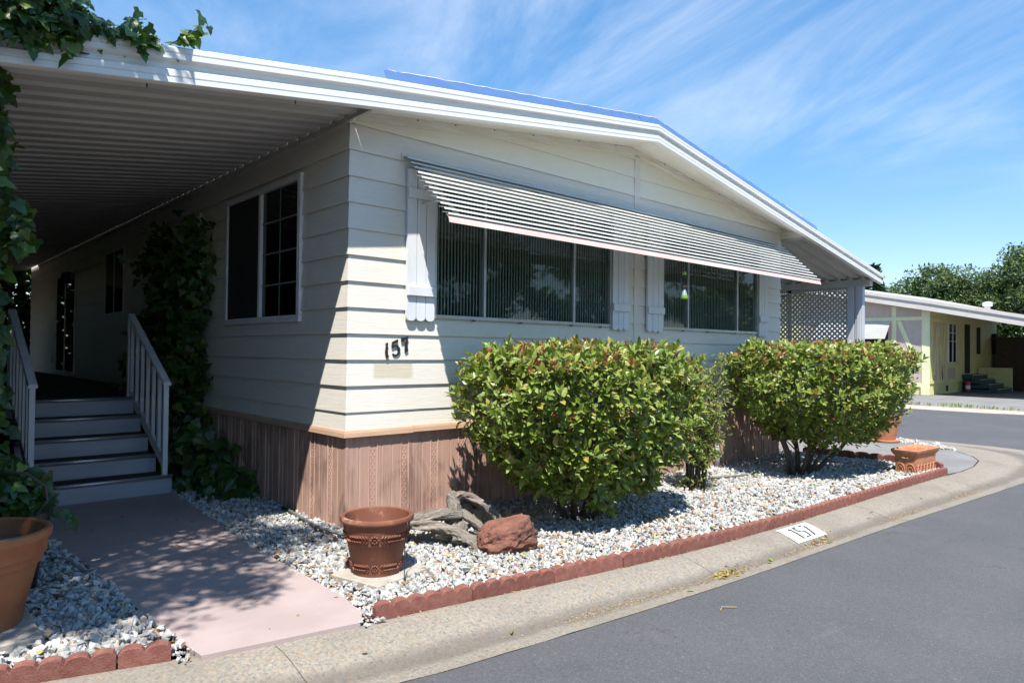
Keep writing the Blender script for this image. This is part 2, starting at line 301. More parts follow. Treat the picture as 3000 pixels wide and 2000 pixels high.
m_walk = mat('pink_painted_concrete', (.396, .318, .303), (.347, .273, .259), (2.2, 2.2, 2.2), rough=.75, dirt=((.33, .34, .27), (11, 11, 11), (.64, .72), .6), bump=((120, 120, 120), .35, .003))
m_dirt = mat('damp_soil', (.13, .10, .075), (.08, .062, .05), (30, 30, 30), rough=.95)
m_pad = mat('grey_concrete_pad', (.227, .223, .216), (.184, .180, .176), (1.3, 1.3, 1.3), rough=.85, dirt=((.19, .185, .18), (4, 4, 4), (.55, .75), .5), bump=((150, 150, 150), .4, .004))
m_edge = mat('red_cast_edging', (.202, .078, .062), (.251, .113, .090), (26, 26, 26), rough=.95, rnd=.14, dirt=((.44, .34, .30), (95, 95, 95), (.62, .72), .6), spec=.2, bump=((140, 140, 140), .8, .006))
m_grav = mat_gravel(); m_agg = mat_aggregate(); m_asph = mat_asphalt()
m_slab = mat('pale_paver', (.406, .374, .320), (.343, .312, .265), (9, 9, 9), rough=.85, bump=((90, 90, 90), .4, .004))
m_terra = mat('terracotta', (.214, .076, .042), (.166, .058, .034), (7, 7, 4), rough=.72, dirt=((.50, .315, .245), (5, 5, 7), (.56, .76), .6), bump=((80, 80, 80), .25, .003))
m_terra2 = mat('bright_terracotta', (.351, .136, .058), (.289, .101, .043), (6, 6, 6), rough=.7, dirt=((.10, .055, .038), (4, 4, 5), (.62, .74), .6), bump=((50, 50, 50), .4, .005))
m_terra3 = mat('moulded_terracotta', (.53, .235, .125), (.44, .185, .095), (14, 14, 14), rough=.75, dirt=((.66, .50, .42), (9, 9, 9), (.6, .75), .5), bump=((34, 34, 60), .9, .01))
m_drift = mat('driftwood', (.40, .355, .30), (.25, .22, .185), (14, 20, 14), rough=.85, ramp=(.35, .7), dirt=((.13, .11, .095), (22, 8, 22), (.58, .75), .75), bump=((70, 25, 70), 1.0, .012))
m_rock = mat('red_lava_rock', (.255, .105, .070), (.15, .068, .05), (9, 9, 9), rough=.92, dirt=((.10, .062, .054), (15, 15, 15), (.56, .72), .75), bump=((48, 48, 48), 1.0, .02))
m_bark = mat('bush_bark', (.105, .085, .07), (.065, .052, .044), (30, 30, 8), rough=.9, bump=((60, 60, 15), .8, .01))
m_twig = mat('red_twig', (.15, .085, .062), rough=.7)
m_black = mat('black_poly_pipe', (.022, .022, .024), rough=.45)
m_hose = mat('grey_hose', (.15, .165, .165), rough=.45)
m_paint = mat('white_kerb_paint', (.82, .82, .80), (.74, .73, .70), (18, 18, 18), rough=.6, ramp=(.5, .8), bump=((120, 120, 120), .5, .003))
m_sten = mat('dark_stencil_paint', (.055, .068, .068), (.16, .18, .18), (60, 60, 60), rough=.7, ramp=(.55, .75))
m_lime = mat('lime_plastic', (.36, .55, .03), rough=.35); m_clear = mat_glass('clear_plastic', (.80, .84, .82), 1.35); m_gel = mat('pale_blue_cone', (.36, .47, .50), rough=.4)
m_lattice = mat('grey_lattice', (.40, .395, .385), (.34, .335, .325), (9, 9, 9), rough=.6); m_post = mat('grey_enamel_post', (.52, .545, .60), (.46, .485, .54), (5, 5, 2), rough=.35)
m_photinia = mat_leaf('photinia_leaf', (.102, .170, .024), (.262, .328, .064), (.34, .29, .07), .16, rough=.40, trans=.17, tcol=(.36, .46, .05))
m_photred = mat_leaf('photinia_new_leaf', (.25, .12, .045), (.33, .25, .06), (.30, .06, .035), .2, rough=.42, trans=.3, tcol=(.5, .2, .06))
m_redleaf = mat_leaf('photinia_red_leaf', (.34, .04, .03), (.28, .07, .03), rough=.38, trans=.35, tcol=(.8, .08, .04))
m_nandina = mat_leaf('nandina_leaf', (.16, .24, .045), (.27, .33, .085), (.34, .22, .09), .15, rough=.45, trans=.3, tcol=(.5, .55, .12))
m_ivy = mat_leaf('ivy_leaf', (.022, .060, .014), (.048, .108, .022), (.11, .19, .033), .14, rough=.40, trans=.28, tcol=(.22, .42, .03))
m_oak = mat_leaf('oak_leaf', (.034, .068, .017), (.088, .142, .035), (.15, .19, .06), .2, rough=.5, trans=.25)
m_pine = mat_leaf('conifer_needle', (.018, .042, .016), (.040, .078, .026), rough=.6, trans=.1)
m_dead = mat_leaf('dead_leaf', (.22, .085, .035), (.34, .19, .085), (.46, .34, .14), .35, rough=.7, trans=.1, tcol=(.4, .2, .06))
m_fresh = mat_leaf('fallen_green_leaf', (.18, .28, .03), (.32, .36, .06), rough=.5, trans=.2)
m_chaff = mat_leaf('oak_catkin_chaff', (.30, .20, .10), (.46, .33, .17), rough=.9, trans=.05)

# ------------------------------------------------------------------ ground levels and lines
def gz(x): return -.035 - .008*min(max(x, 0), 8)
EX = [-6, -2.4, -1.7, -.74, -.1, .45, 1.23, 2.05, 3.1, 4.8, 6.6, 7.3]
EY = [-.55, -1.27, -1.49, -1.69, -1.79, -1.87, -1.965, -2.035, -2.07, -2.08, -2.095, -2.10]
def ye(x): return interp(x, EX, EY)                      # street face of the red edging
# kerb: matching inner and outer lines
KI = [(-9, .1), (-6, -.56), (-4, -.97), (-2.4, -1.28), (-1.3, -1.585), (-.74, -1.70), (-.1, -1.80), (.45, -1.88), (1.23, -1.975), (2.05, -2.045), (3.1, -2.08), (4.2, -2.085), (5.5, -2.09), (6.9, -2.11), (7.6, -2.15), (8.3, -2.13), (9.0, -2.02), (9.45, -1.82), (9.95, -1.45), (10.35, -1.0), (10.62, -.5), (10.8, .2), (10.85, 1.2), (10.85, 4), (10.85, 14), (10.85, 40)]
KO = [(-9, -.55), (-6, -1.2), (-4, -1.62), (-2.4, -1.93), (-1.3, -2.19), (-.74, -2.30), (-.1, -2.37), (.45, -2.42), (1.23, -2.48), (2.05, -2.52), (3.1, -2.56), (4.2, -2.61), (5.5, -2.69), (6.9, -2.77), (7.6, -2.81), (8.4, -2.84), (9.4, -2.84), (10.2, -2.80), (10.9, -2.60), (11.3, -2.2), (11.5, -1.6), (11.54, -.6), (11.54, .6), (11.54, 4), (11.54, 14), (11.54, 40)]
KP = [(0, -.018), (.06, -.015), (.22, -.021), (.36, -.036), (.5, -.058), (.62, -.079), (.70, -.085), (.82, -.080), (1, -.067)]
def kerb_pt(s, u, dz=0):
    s = min(max(s, 0), len(KI)-1.0001); i = int(s); t = s-i
    a = Vector(KI[i]).lerp(Vector(KI[i+1]), t); b = Vector(KO[i]).lerp(Vector(KO[i+1]), t); p = a.lerp(b, u)
    return (p.x, p.y, gz(p.x) + interp(u, [k[0] for k in KP], [k[1] for k in KP]) + dz)
def kerb_s(x):                                            # parameter where the inner line has this x (straight run only)
    for i in range(len(KI)-1):
        if KI[i][0] <= x <= KI[i+1][0] and KI[i+1][0] > KI[i][0]: return i + (x-KI[i][0])/(KI[i+1][0]-KI[i][0])
    return 0

# ------------------------------------------------------------------ setting
def sheet(name, xs, ys, zf, m, kind='structure'):
    V = [(x, y, zf(x, y)) for y in ys for x in xs]; n = len(xs)
    F = [(j*n+i, j*n+i+1, (j+1)*n+i+1, (j+1)*n+i) for j in range(len(ys)-1) for i in range(n-1)]
    me = fast_mesh(name, V, F, 4); o = meshobj(name, me, [m]); return tag(o, kind=kind)
sheet('ground', [-400, 400], [-400, 500], lambda x, y: -.5, m_dirt)
def street():
    inner = [(-60, 9)] + KO; outer = []
    for x, y in inner: outer.append((x, -60) if (x < 10.5 and y < 0) or x < -8 else ((60, -60) if y < -2.3 else (60, y)))
    V = []; n = 7
    for (x0, y0), (x1, y1) in zip(inner, outer):
        for k in range(n):
            t = (k/(n-1))**2; x, y = x0+(x1-x0)*t, y0+(y1-y0)*t; V.append((x, y, gz(x)-.07+.02*min(1, t*8)*(y < 0)))
    F = [(i*n+k, i*n+k+1, (i+1)*n+k+1, (i+1)*n+k) for i in range(len(inner)-1) for k in range(n-1)]
    tag(meshobj('street', fast_mesh('street', V, F, 4), [m_asph]), kind='structure')
street()
# lot soil (below the gravel) and the concrete pad at the corner
m = MB(); xs = np.linspace(-9, 7.7, 60)
for a, b in zip(xs[:-1], xs[1:]):
    m.add([(a, ye(a)+.06, gz(a)-.02), (b, ye(b)+.06, gz(b)-.02), (b, 30, gz(b)-.02), (a, 30, gz(a)-.02)], [(0, 1, 2, 3)])
tag(m.build('garden_bed_soil', m_dirt), kind='structure')
m = MB(); pl = [(7.22, -2.1)] + [p for p in KI if p[0] > 7.3 and p[1] < 20] + [(10.85, 30), (7.1, 30), (7.1, 0)]
pl = [(x-.012 if x > 8.6 else x, y+.012 if y < -1 else y) for x, y in pl]
m.add([(x, y, gz(x)-.018) for x, y in pl], [tuple(range(len(pl)))]); tag(m.build('concrete_pad', m_pad), kind='structure')
kerb = bpy.data.objects.new('kerb', None); reg(kerb, None, (0, -2.3, gz(0))); tag(kerb, kind='structure')
joints = [0, 2.45, kerb_s(-1.28), kerb_s(1.5), kerb_s(4.3), kerb_s(7.2), 18.2, 21.5, 23.3, len(KI)-1]
def kerb_section(s0, s1):
    nn = max(2, int((s1-s0)*7)); us = np.linspace(0, 1, 19); V = []; A = []
    for k in range(nn+1):
        s = s0+.004+(s1-s0-.008)*k/nn
        for u in us: V.append(kerb_pt(s, u, .0025*mnoise.noise(Vector((s*3, u*5, 0))))); A.append(u)
    n = len(us); F = [(k*n+i, k*n+i+1, (k+1)*n+i+1, (k+1)*n+i) for k in range(nn) for i in range(n-1)]
    # skirts down at both ends
    for k in (0, nn):
        b = len(V)
        for i in range(n): x, y, z = V[k*n+i]; V.append((x, y, z-.08)); A.append(us[i])
        F += [(k*n+i, k*n+i+1, b+i+1, b+i) for i in range(n-1)]
    me = fast_mesh('kerb_section', V, F, 4, smooth=False); at = me.attributes.new('across', 'FLOAT', 'POINT'); at.data.foreach_set('value', np.asarray(A, np.float32))
    return meshobj('kerb_section', me, [m_agg], kerb)
for a, b in zip(joints[:-1], joints[1:]): kerb_section(a, b)
def kerb_patch(name, x0, x1, u0, u1, dz, mt, parent=None, skew=0):
    nx, nu = 10, 10; V = []
    for j in range(nu+1):
        u = u0+(u1-u0)*j/nu
        for i in range(nx+1): V.append(kerb_pt(kerb_s(x0+(x1-x0)*i/nx+skew*j/nu), u, dz))
    F = [(j*(nx+1)+i, j*(nx+1)+i+1, (j+1)*(nx+1)+i+1, (j+1)*(nx+1)+i) for j in range(nu) for i in range(nx)]
    return meshobj(name, fast_mesh(name, V, F, 4), [mt], parent)
num = kerb_patch('kerb_number', 2.72, 3.20, .12, .56, .006, m_paint, None, -.04); tag(num, 'white painted rectangle with stencilled 157 on the kerb', 'house number')
# stencil strokes: (x0,y0,x1,y1,width) in a unit box, y towards the house
def stroke(a, b, w):
    a = Vector(a); b = Vector(b); d = (b-a).normalized(); n_ = Vector((-d.y, d.x))*w/2; V = []
    for k in range(7):
        p = a.lerp(b, k/6)
        for q in (p-n_, p+n_):
            x = 2.755+.375*q.x; u = .51-.33*q.y; V.append(kerb_pt(kerb_s(x-.03*(1-q.y)), u, .010))
    meshobj('digit_stroke', fast_mesh('digit_stroke', V, [(2*k, 2*k+1, 2*k+3, 2*k+2) for k in range(6)], 4), [m_sten], num)
for st in (((.20, .80), (.27, .97), .05), ((.28, 0), (.28, .9), .075), ((.43, .58), (.43, .97), .075), ((.48, .94), (.58, .94), .12), ((.42, .56), (.50, .56), .13), ((.53, .57), (.61, .44), .075), ((.615, .44), (.615, .12), .075), ((.61, .09), (.54, .03), .09), ((.42, .07), (.50, .03), .12), ((.70, .94), (.85, .94), .13), ((.88, .84), (.77, .02), .08)): stroke(*st)

# walkway
WL = [(-1.60, -1.575), (-1.64, -1.14), (-1.665, -.42), (-1.69, .24), (-1.735, 1.01), (-1.78, 2.42)]
WR = [(-.86, -1.705), (-.775, -1.58), (-.735, -1.28), (-.722, -.37), (-.677, .63), (-.55, 2.42)]
walk = bpy.data.objects.new('walkway', None); reg(walk, None, (-1.2, 0, gz(0))); tag(walk, kind='structure')
def walk_slab(y0, y1, dz):
    xl = lambda y: interp(y, [p[1] for p in WL], [p[0] for p in WL]); xr_ = lambda y: interp(y, [p[1] for p in WR], [p[0] for p in WR])
    L_ = ([p for p in WL if p[1] < y1-.02] if y0 < -1 else [(xl(y0), y0)]+[p for p in WL if y0+.02 < p[1] < y1-.02])+[(xl(y1), y1)]
    R_ = ([p for p in WR if p[1] < y1-.02] if y0 < -1 else [(xr_(y0), y0)]+[p for p in WR if y0+.02 < p[1] < y1-.02])+[(xr_(y1), y1)]
    poly = L_+R_[::-1]; MB().prism([(x, y, gz(x)-.03) for x, y in poly], [(x, y, gz(x)+.006+dz) for x, y in poly]).build('walk_slab', m_walk, walk)
walk_slab(-2, .62, 0); walk_slab(.628, 2.42, .002)

# ------------------------------------------------------------------ the house
W = 7.026; E_ = .205; B = .735; TOP = B + 11.7*E_
def rake(x): return 3.215+.1265*x if x <= 3.55 else 3.664-.131*(x-3.55)
def fas(x): return interp(x, [-3.5, -2.26, -.13, 3.48, 9.89], [2.657, 2.832, 3.133, 3.635, 2.579])
def fash(x): return interp(x, [-3.5, -.13, 3.48, 9.89], [.218, .227, .19, .168])
house = root('mobile_home', (0, 0, 0), 'cream mobile home with lap siding, low gable roof and brown skirting beside the street', 'mobile home')
WIN1 = (.806, 3.156, 1.65, 2.80); WIN2 = (4.105, 6.334, 1.655, 2.80); SWIN = (.80, 2.47, 1.635, 2.87)
PR = .018
def board_piece(poly, zb, side, mt, thick=.012):
    off = lambda z: PR*max(0, 1-(z-zb)/E_*.82)+.002
    O, I = [], []
    for h, z in poly:
        o = off(z)
        if side == 'front':
            x = h-o if h == 0 else (h+o if h == W else h); O.append((x, -o, z)); I.append((h, -o+thick, z))
        else:
            y = h-o if h == 0 else h; O.append((-o, y, z)); I.append((-o+thick, h, z))
    return MB().prism(O, I).build('siding_board', mt, house)
BAT = (3.575, 3.66)
def cut(spans, z0, z1, wins):
    """rectangles (a,b,z0,z1) left after taking windows out"""
    rects = [(a, b, z0, z1) for a, b in spans]
    for (wa, wb, wz0, wz1) in wins:
        out = []
        for a, b, p, q in rects:
            if b <= wa or a >= wb or q <= wz0 or p >= wz1: out.append((a, b, p, q)); continue
            if a < wa: out.append((a, wa, p, q))
            if b > wb: out.append((wb, b, p, q))
            lo, hi = max(a, wa), min(b, wb)
            if p < wz0: out.append((lo, hi, p, wz0))
            if q > wz1: out.append((lo, hi, wz1, q))
        rects = out
    return rects
zs = [TOP - E_*i for i in range(0, 12)]
laps = [(z, min(z+E_+.012, TOP) if i else TOP) for i, z in enumerate(zs)][1:] + [(B, zs[11]+.012)]
for zb, zt in laps:
    for a, b, p, q in cut([(0, BAT[0]), (BAT[1], W)], zb, zt, [WIN1, WIN2]):
        base = zb
        st = m_siding_st if (a == 0 and zb < 1.3 and zt > 1.1) else m_siding
        board_piece([(a, p), (b, p), (b, q), (a, q)], base, 'front', st)
    for a, b, p, q in cut([(0, 14.6)], zb, zt, [SWIN]): board_piece([(a, p), (b, p), (b, q), (a, q)], zb, 'side', m_siding)
def clip_rake(zb, zt, a, b):
    n = 24; top = []; bot = []
    for k in range(n+1):
        x = a+(b-a)*k/n; t = min(zt, rake(x)-.005)
        if t > zb: bot.append((x, zb)); top.append((x, t))
    return bot + top[::-1] if len(bot) > 1 else None
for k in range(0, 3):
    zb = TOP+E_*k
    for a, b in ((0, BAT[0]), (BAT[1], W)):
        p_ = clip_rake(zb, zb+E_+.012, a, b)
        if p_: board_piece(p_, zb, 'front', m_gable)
# structural backing, lightproof
m = MB()
for a, b, p, q in cut([(.012, W-.012)], .0, TOP+.02, [WIN1, WIN2]): m.box(a, b, .014, .09, p, q)
m.prism([(.012, .014, TOP+.02), (W-.012, .014, TOP+.02), (W-.012, .014, rake(W)-.01), (3.55, .014, rake(3.55)-.01), (.012, .014, rake(0)-.01)],
        [(.012, .09, TOP+.02), (W-.012, .09, TOP+.02), (W-.012, .09, rake(W)-.01), (3.55, .09, rake(3.55)-.01), (.012, .09, rake(0)-.01)])
for a, b, p, q in cut([(.09, 14.6)], .0, TOP+.1, [SWIN]): m.box(.014, .09, a, b, p, q)
m.box(W-.08, W-.012, .09, 14.6, -.1, TOP+.1); m.box(.014, W-.012, 14.5, 14.6, -.1, TOP+.1); m.box(.02, W-.02, .1, 14.5, .55, .6)
m.build('wall', m_siding, house)
# right hand return of the front boards (mitred strip) and far side wall
for zb, zt in laps[::1]: MB().prism([(W+PR, -PR, zb), (W+PR, 1.2, zb), (W+.004, 1.2, zt), (W+.004, -.004, zt)], [(W-.01, -PR, zb), (W-.01, 1.2, zb), (W-.01, 1.2, zt), (W-.01, -.004, zt)]).build('siding_board', m_siding, house)
# battens and rake trims
box_o('batten', (BAT[0]-.003, BAT[1]+.003, -.024, .014, B+.0, rake(3.6)-.075), m_siding, house, .003)
for a, b in ((.0, 3.57), (3.57, W)):
    q = 0 if a > 1 else -.0
    MB().prism([(a, -.03, rake(a)-.062), (b, -.03, rake(b)-.062), (b, -.03, rake(b)+.005), (a, -.03, rake(a)+.005)],
               [(a, .012, rake(a)-.07), (b, .012, rake(b)-.07), (b, .012, rake(b)+.005), (a, .012, rake(a)+.005)]).build('rake_trim', m_trim, house)
    MB().prism([(a, -.043, rake(a)-.02), (b, -.043, rake(b)-.02), (b, -.043, rake(b)+.012), (a, -.043, rake(a)+.012)],
               [(a, -.03, rake(a)-.02), (b, -.03, rake(b)-.02), (b, -.03, rake(b)+.012), (a, -.03, rake(a)+.012)]).build('rake_trim', m_trim, house)
m = MB()
for x in (.05, .6, 1.0, 1.45, 1.95, 2.6, 3.2, 4.1, 4.7, 5.3, 5.9, 6.5): m.cbox(x-.006, x+.006, -.049, -.043, rake(x)-.012, rake(x), .002)
m.build('trim_screws', m_black, house)['kind'] = 'stuff'
# frieze strip along the side wall under the carport
box_o('frieze', (-.012, .02, .0, 14.6, TOP-.0, TOP+.1), m_trim, house)
box_o('corner_post', (-.020, .03, -.020, .03, TOP+.0, rake(0)+.02), m_trim, house)
# soffit, fascia and roof
def soffit(a, b):
    n = 6; rows = []
    for y, t in ((-.37, 0), (.0, 1)):
        rows.append([(x, y, (fas(x)+.012) if t == 0 else rake(x)+.012) for x in np.linspace(a, b, n)])
    top = [[(x, y, z+.008) for x, y, z in r] for r in rows]; m = MB()
    for i in range(n-1): m.prism([rows[0][i], rows[0][i+1], rows[1][i+1], rows[1][i]], [top[0][i], top[0][i+1], top[1][i+1], top[1][i]])
    return m.build('soffit', m_soffit, house)
soffit(0, 3.48); soffit(3.48, W)
MB().prism([(W-.004, -.37, fas(W)+.015), (W-.004, .0, rake(W)+.03), (W-.004, .0, fas(W)-.0), (W-.004, -.37, fas(W)-.0)], [(W+.012, -.37, fas(W)+.06), (W+.012, .0, rake(W)+.06), (W+.012, .0, fas(W)-.0), (W+.012, -.37, fas(W)-.0)]).build('soffit_end', m_trim, house)
FP = [(.03, 0), (.045, .03), (.045, .17), (.040, .18), (.040, .20), (.045, .21), (.045, .37), (.014, .45), (.014, .58), (.026, .63), (.055, .66), (.055, .80), (.050, .81), (.050, .83), (.055, .84), (.055, .96), (.046, 1), (-.012, 1), (-.012, .0)]
def fascia(a, b, parent):
    rings = [[(x, -.36-d, fas(x)+t*fash(x)) for d, t in FP] for x in (a, b)]
    return MB().loft(rings).build('fascia', m_fascia, parent, auto=30)
fascia(-.13, 3.48, house); fascia(3.4805, W+.1, house)
def roof_slab(a, b, ya, yb):
    za, zb = rake(a)+.03 if 0 <= a <= W else fas(a)+.16, rake(b)+.03 if 0 <= b <= W else fas(b)+.16
    return MB().prism([(a, ya, za), (b, ya, zb), (b, yb, zb), (a, yb, za)], [(a, ya, za+.12), (b, ya, zb+.12), (b, yb, zb+.12), (a, yb, za+.12)]).build('roof', m_foam, house)
roof_slab(.0, 3.5, -.34, 14.8); roof_slab(3.5, W, -.34, 14.8)
def ft(x): return fas(x)+fash(x)
for a, b in ((.08, 2.72), (2.725, 3.18), (3.185, 3.50), (3.505, 5.4), (5.404, 7.42)):
    h0 = .085
    MB().prism([(a, -.400, ft(a)-.015), (b, -.400, ft(b)-.015), (b, -.362, ft(b)+h0), (a, -.362, ft(a)+h0)], [(a, -.392, ft(a)-.015), (b, -.392, ft(b)-.015), (b, -.34, ft(b)+h0), (a, -.34, ft(a)+h0)]).build('roof_flashing', m_flash, house)
m = MB()
for a, b in ((.12, 3.5), (3.5, 7.4)):
    pts = []; rad = []
    for k in range(40):
        x = a+(b-a)*k/39; pts.append((x, -.352+.004*math.sin(k*2.1), ft(x)+.087+.006*mnoise.noise(Vector((x*7, 0, 0))))); rad.append(.007+.005*mnoise.noise(Vector((x*9, 3, 0))))
    m.tube(pts, rad, 5)
m.build('roof_coating_edge', m_foam, house)
# skirting
def skirt_panel(a, b, side):
    m = MB(); z0, z1 = -.25, B-.03
    def P(h, o, z): return (h, -o, z) if side == 'front' else (-o, h, z)
    w = b-a; prof = [(0, .0), (.012, .004), (.30*w, .004), (.30*w+.004, 0), (.30*w+.010, 0), (.30*w+.014, .004), (.60*w, .004), (.60*w+.006, .010), (.60*w+.012, .004), (.60*w+.014, .001), (.86*w-.004, .001), (.86*w-.002, .004), (.86*w+.004, .010), (.86*w+.010, .004), (w-.003, .004), (w-.0005, 0)]
    for (h0, o0), (h1, o1) in zip(prof[:-1], prof[1:]):
        m.add([P(a+h0, o0, z0), P(a+h1, o1, z0), P(a+h1, o1, z1), P(a+h0, o0, z1)], [(0, 1, 2, 3)])
    m.add([P(a, -.01, z0), P(b, -.01, z0), P(b, -.01, z1), P(a, -.01, z1)], [(0, 1, 2, 3)])
    c = a+.73*w; k = 0; z = 0.0
    while z < z1-.08:                                  # embossed chain of little drops
        for dx, dz in ((-.016, 0), (.016, 0.0), (0, .026)):
            h = c+dx; zz = z+dz; ww, ll, oo = .005, .022, .006
            V = [P(h-ww, .001, zz), P(h, .001, zz-.007), P(h+ww, .001, zz), P(h+ww*.5, .001, zz+ll), P(h-ww*.5, .001, zz+ll), P(h, oo, zz+.001), P(h, oo*.5, zz+ll*.8)]
            m.add(V, [(0, 1, 5), (1, 2, 5), (2, 3, 6, 5), (3, 4, 6), (4, 0, 5, 6)])
        z += .052
    me_ = m.build('skirt_panel', m_skirt, house); return me_
x = .02
while x < W-.05: skirt_panel(x, min(x+.30, W), 'front'); x += .30
y = .02
while y < 5.2: skirt_panel(y, y+.30, 'side'); y += .30
box_o('skirt_corner', (-.008, .022, -.008, .022, -.25, B-.03), m_skirt, house)
def cap(a, b, side, dz=0, lift=0):
    prof = [(-.002, .03), (.026, .014), (.034, -.004), (.040, -.036), (.030, -.040), (.020, -.012), (-.002, -.012)]
    def P(h, o, z): return (h-(o if h == 0 else 0), -o, z) if side == 'front' else (-o, h-(o if h == 0 else 0), z)
    MB().loft([[P(h, o+lift, B+z+dz-.012) for o, z in prof] for h in (a, b)]).build('skirt_cap', m_cap, house)
cap(0, .62, 'front'); cap(.6, 3.6, 'front', .006, .004); cap(3.58, W+.02, 'front', .0, .0); cap(0, 3.2, 'side'); cap(3.18, 14, 'side', .005, .003)
# windows on the front, with pin-striped blinds
def front_window(win, mulls):
    a, b, z0, z1 = win; wnd = box_o('window', (a-.004, b+.004, -.034, .03, z0-.006, z0+.024), m_alu, house)   # sill rail is the part's own mesh
    for nm, bb in (('window_frame', (a-.004, a+.020, -.034, .03, z0+.025, z1)), ('window_frame', (b-.020, b+.004, -.034, .03, z0+.025, z1)), ('window_frame', (a+.021, b-.021, -.034, .03, z1-.025, z1))): box_o(nm, bb, m_alu, wnd)
    edges = [a+.020]+mulls+[b-.020]
    for x in mulls: box_o('mullion', (x-.013, x+.013, -.030, .03, z0+.025, z1-.026), m_alu, wnd)
    for p, q in zip(edges[:-1], edges[1:]):
        p2 = p+(.013 if p in mulls else 0); q2 = q-(.013 if q in mulls else 0)
        box_o('pane', (p2, q2, -.006, -.002, z0+.025, z1-.026), m_glass, wnd)
    m = MB(); x = a+.03; k = 0
    while x < b-.03:
        t = .006*mnoise.noise(Vector((x*3, z0, 0))); m.box(x+t, x+.0085+t, .010+.002*(k % 2), .015, z0+.02, z1); x += .036; k += 1
    bl = m.build('blind_cords', m_blind, wnd); bl['kind'] = 'stuff'
    m = MB(); x = a+.02
    while x < b-.05: m.prism([(x, .060, z0), (x+.036, .075, z0), (x+.036, .075, z1), (x, .060, z1)], [(x, .063, z0), (x+.036, .078, z0), (x+.036, .078, z1), (x, .063, z1)]); x += .0362
    m.build('blind_vanes', m_vane, wnd)['kind'] = 'stuff'
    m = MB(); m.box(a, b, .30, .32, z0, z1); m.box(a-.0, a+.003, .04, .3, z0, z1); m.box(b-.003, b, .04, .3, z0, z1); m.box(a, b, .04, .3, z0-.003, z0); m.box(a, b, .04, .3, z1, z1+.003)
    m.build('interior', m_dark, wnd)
    m = MB()
    for x in (a+.35*(b-a)*.5, a+.42*(b-a), a+.72*(b-a), b-.2): m.box(x, x+.03, -.05, -.034, z0-.018, z0-.006)
    m.build('screen_clips', m_black, wnd)['kind'] = 'stuff'
front_window(WIN1, [1.371, 2.572]); front_window(WIN2, [4.643, 5.804])
# shutters
def shutter(a, b, z0=1.612, z1=2.87):
    w = (b-a-.012)/3; sh = None
    for k in range(3):
        x0 = a+k*(w+.006); n = 8; poly = [(x0, z1), (x0, z0+.035)]+[(x0+w*(.5-.5*math.cos(math.pi*t/n)), z0+.035-.035*math.sin(math.pi*t/n)**.8) for t in range(1, n)]+[(x0+w, z0+.035), (x0+w, z1)]
        o = MB().prism([(x, -.052, z) for x, z in poly], [(x, -.028, z) for x, z in poly]).build('shutter' if k == 0 else 'board', m_shut, house if k == 0 else sh)
        if k == 0: sh = o
    for zz in (1.818, 2.628): box_o('batten', (a-.006, b+.006, -.076, -.0525, zz, zz+.08), m_shut, sh, .004)
shutter(.512, .792); shutter(3.166, 3.442); shutter(3.785, 4.085); shutter(6.345, 6.58)
# slatted awning over both windows
AWX = (.47, 6.90); aw = None
m0 = MB(); m0.box(AWX[0]-.01, AWX[1]+.01, -.03, -.018, 2.935, 2.985); aw = m0.build('awning', m_slat, house)
NS = 12
for k in range(NS):
    y = -.035-k*.0505; z = 2.952-k*.0485; d = .062
    prof = [(y+.012, z+.012), (y-.012, z+.007), (y-d+.010, z-.002), (y-d, z-.005), (y-d-.003, z-.019), (y-d+.000, z-.020), (y-d+.004, z-.008), (y-d+.012, z-.005), (y-.010, z+.0045), (y+.012, z+.0095)]
    MB().loft([[(x, yy, zz) for yy, zz in prof] for x in (AWX[0], AWX[1])]).build('slat', m_slat, aw)
prof = [(-.612, 2.415), (-.640, 2.400), (-.655, 2.372), (-.664, 2.338), (-.660, 2.337), (-.650, 2.370), (-.636, 2.394), (-.610, 2.409)]
MB().loft([[(x, yy, zz) for yy, zz in prof] for x in (AWX[0]+.005, AWX[1]+.005)]).build('valance', m_pink, aw)
for x in (.62, 2.0, 3.55, 5.1, 6.75):
    MB().prism([(x, -.03, 2.93), (x, -.03, 2.90), (x, -.64, 2.345), (x, -.64, 2.375)], [(x+.02, -.03, 2.93), (x+.02, -.03, 2.90), (x+.02, -.64, 2.345), (x+.02, -.64, 2.375)]).build('rafter', m_slat, aw)
    MB().tube([(x+.03, -.03, 2.60), (x+.03, -.42, 2.57)], .010, 5).build('brace', m_slat, aw)
# house number on the siding
def zpt(zx, zy): return (.339+(zx-512)*.0003176, 1.300-(zy-836)*.0002566-(zx-512)*.0000045)
DIG = [[(475,395),(530,335),(555,355),(545,440),(540,600),(555,700),(580,770),(575,800),(505,838),(485,750),(475,650),(490,520),(500,440)],
       [(850,220),(855,310),(840,330),(725,365),(715,432),(780,400),(850,420),(905,480),(925,560),(915,650),(880,720),(820,760),(750,765),(700,735),(685,690),(710,675),(750,700),(800,710),(835,680),(855,620),(855,540),(830,475),(785,452),(740,462),(690,512),(662,480),(680,310)],
       [(955,165),(1080,150),(1165,110),(1170,125),(1150,220),(1140,330),(1140,420),(1165,540),(1170,580),(1090,660),(1065,600),(1065,480),(1085,360),(1100,220),(975,310),(952,280)]]
for d in DIG: MB().prism([(zpt(*p)[0], -.029, zpt(*p)[1]) for p in d], [(zpt(*p)[0], -.020, zpt(*p)[1]) for p in d]).build('number_digit', m_num, house)
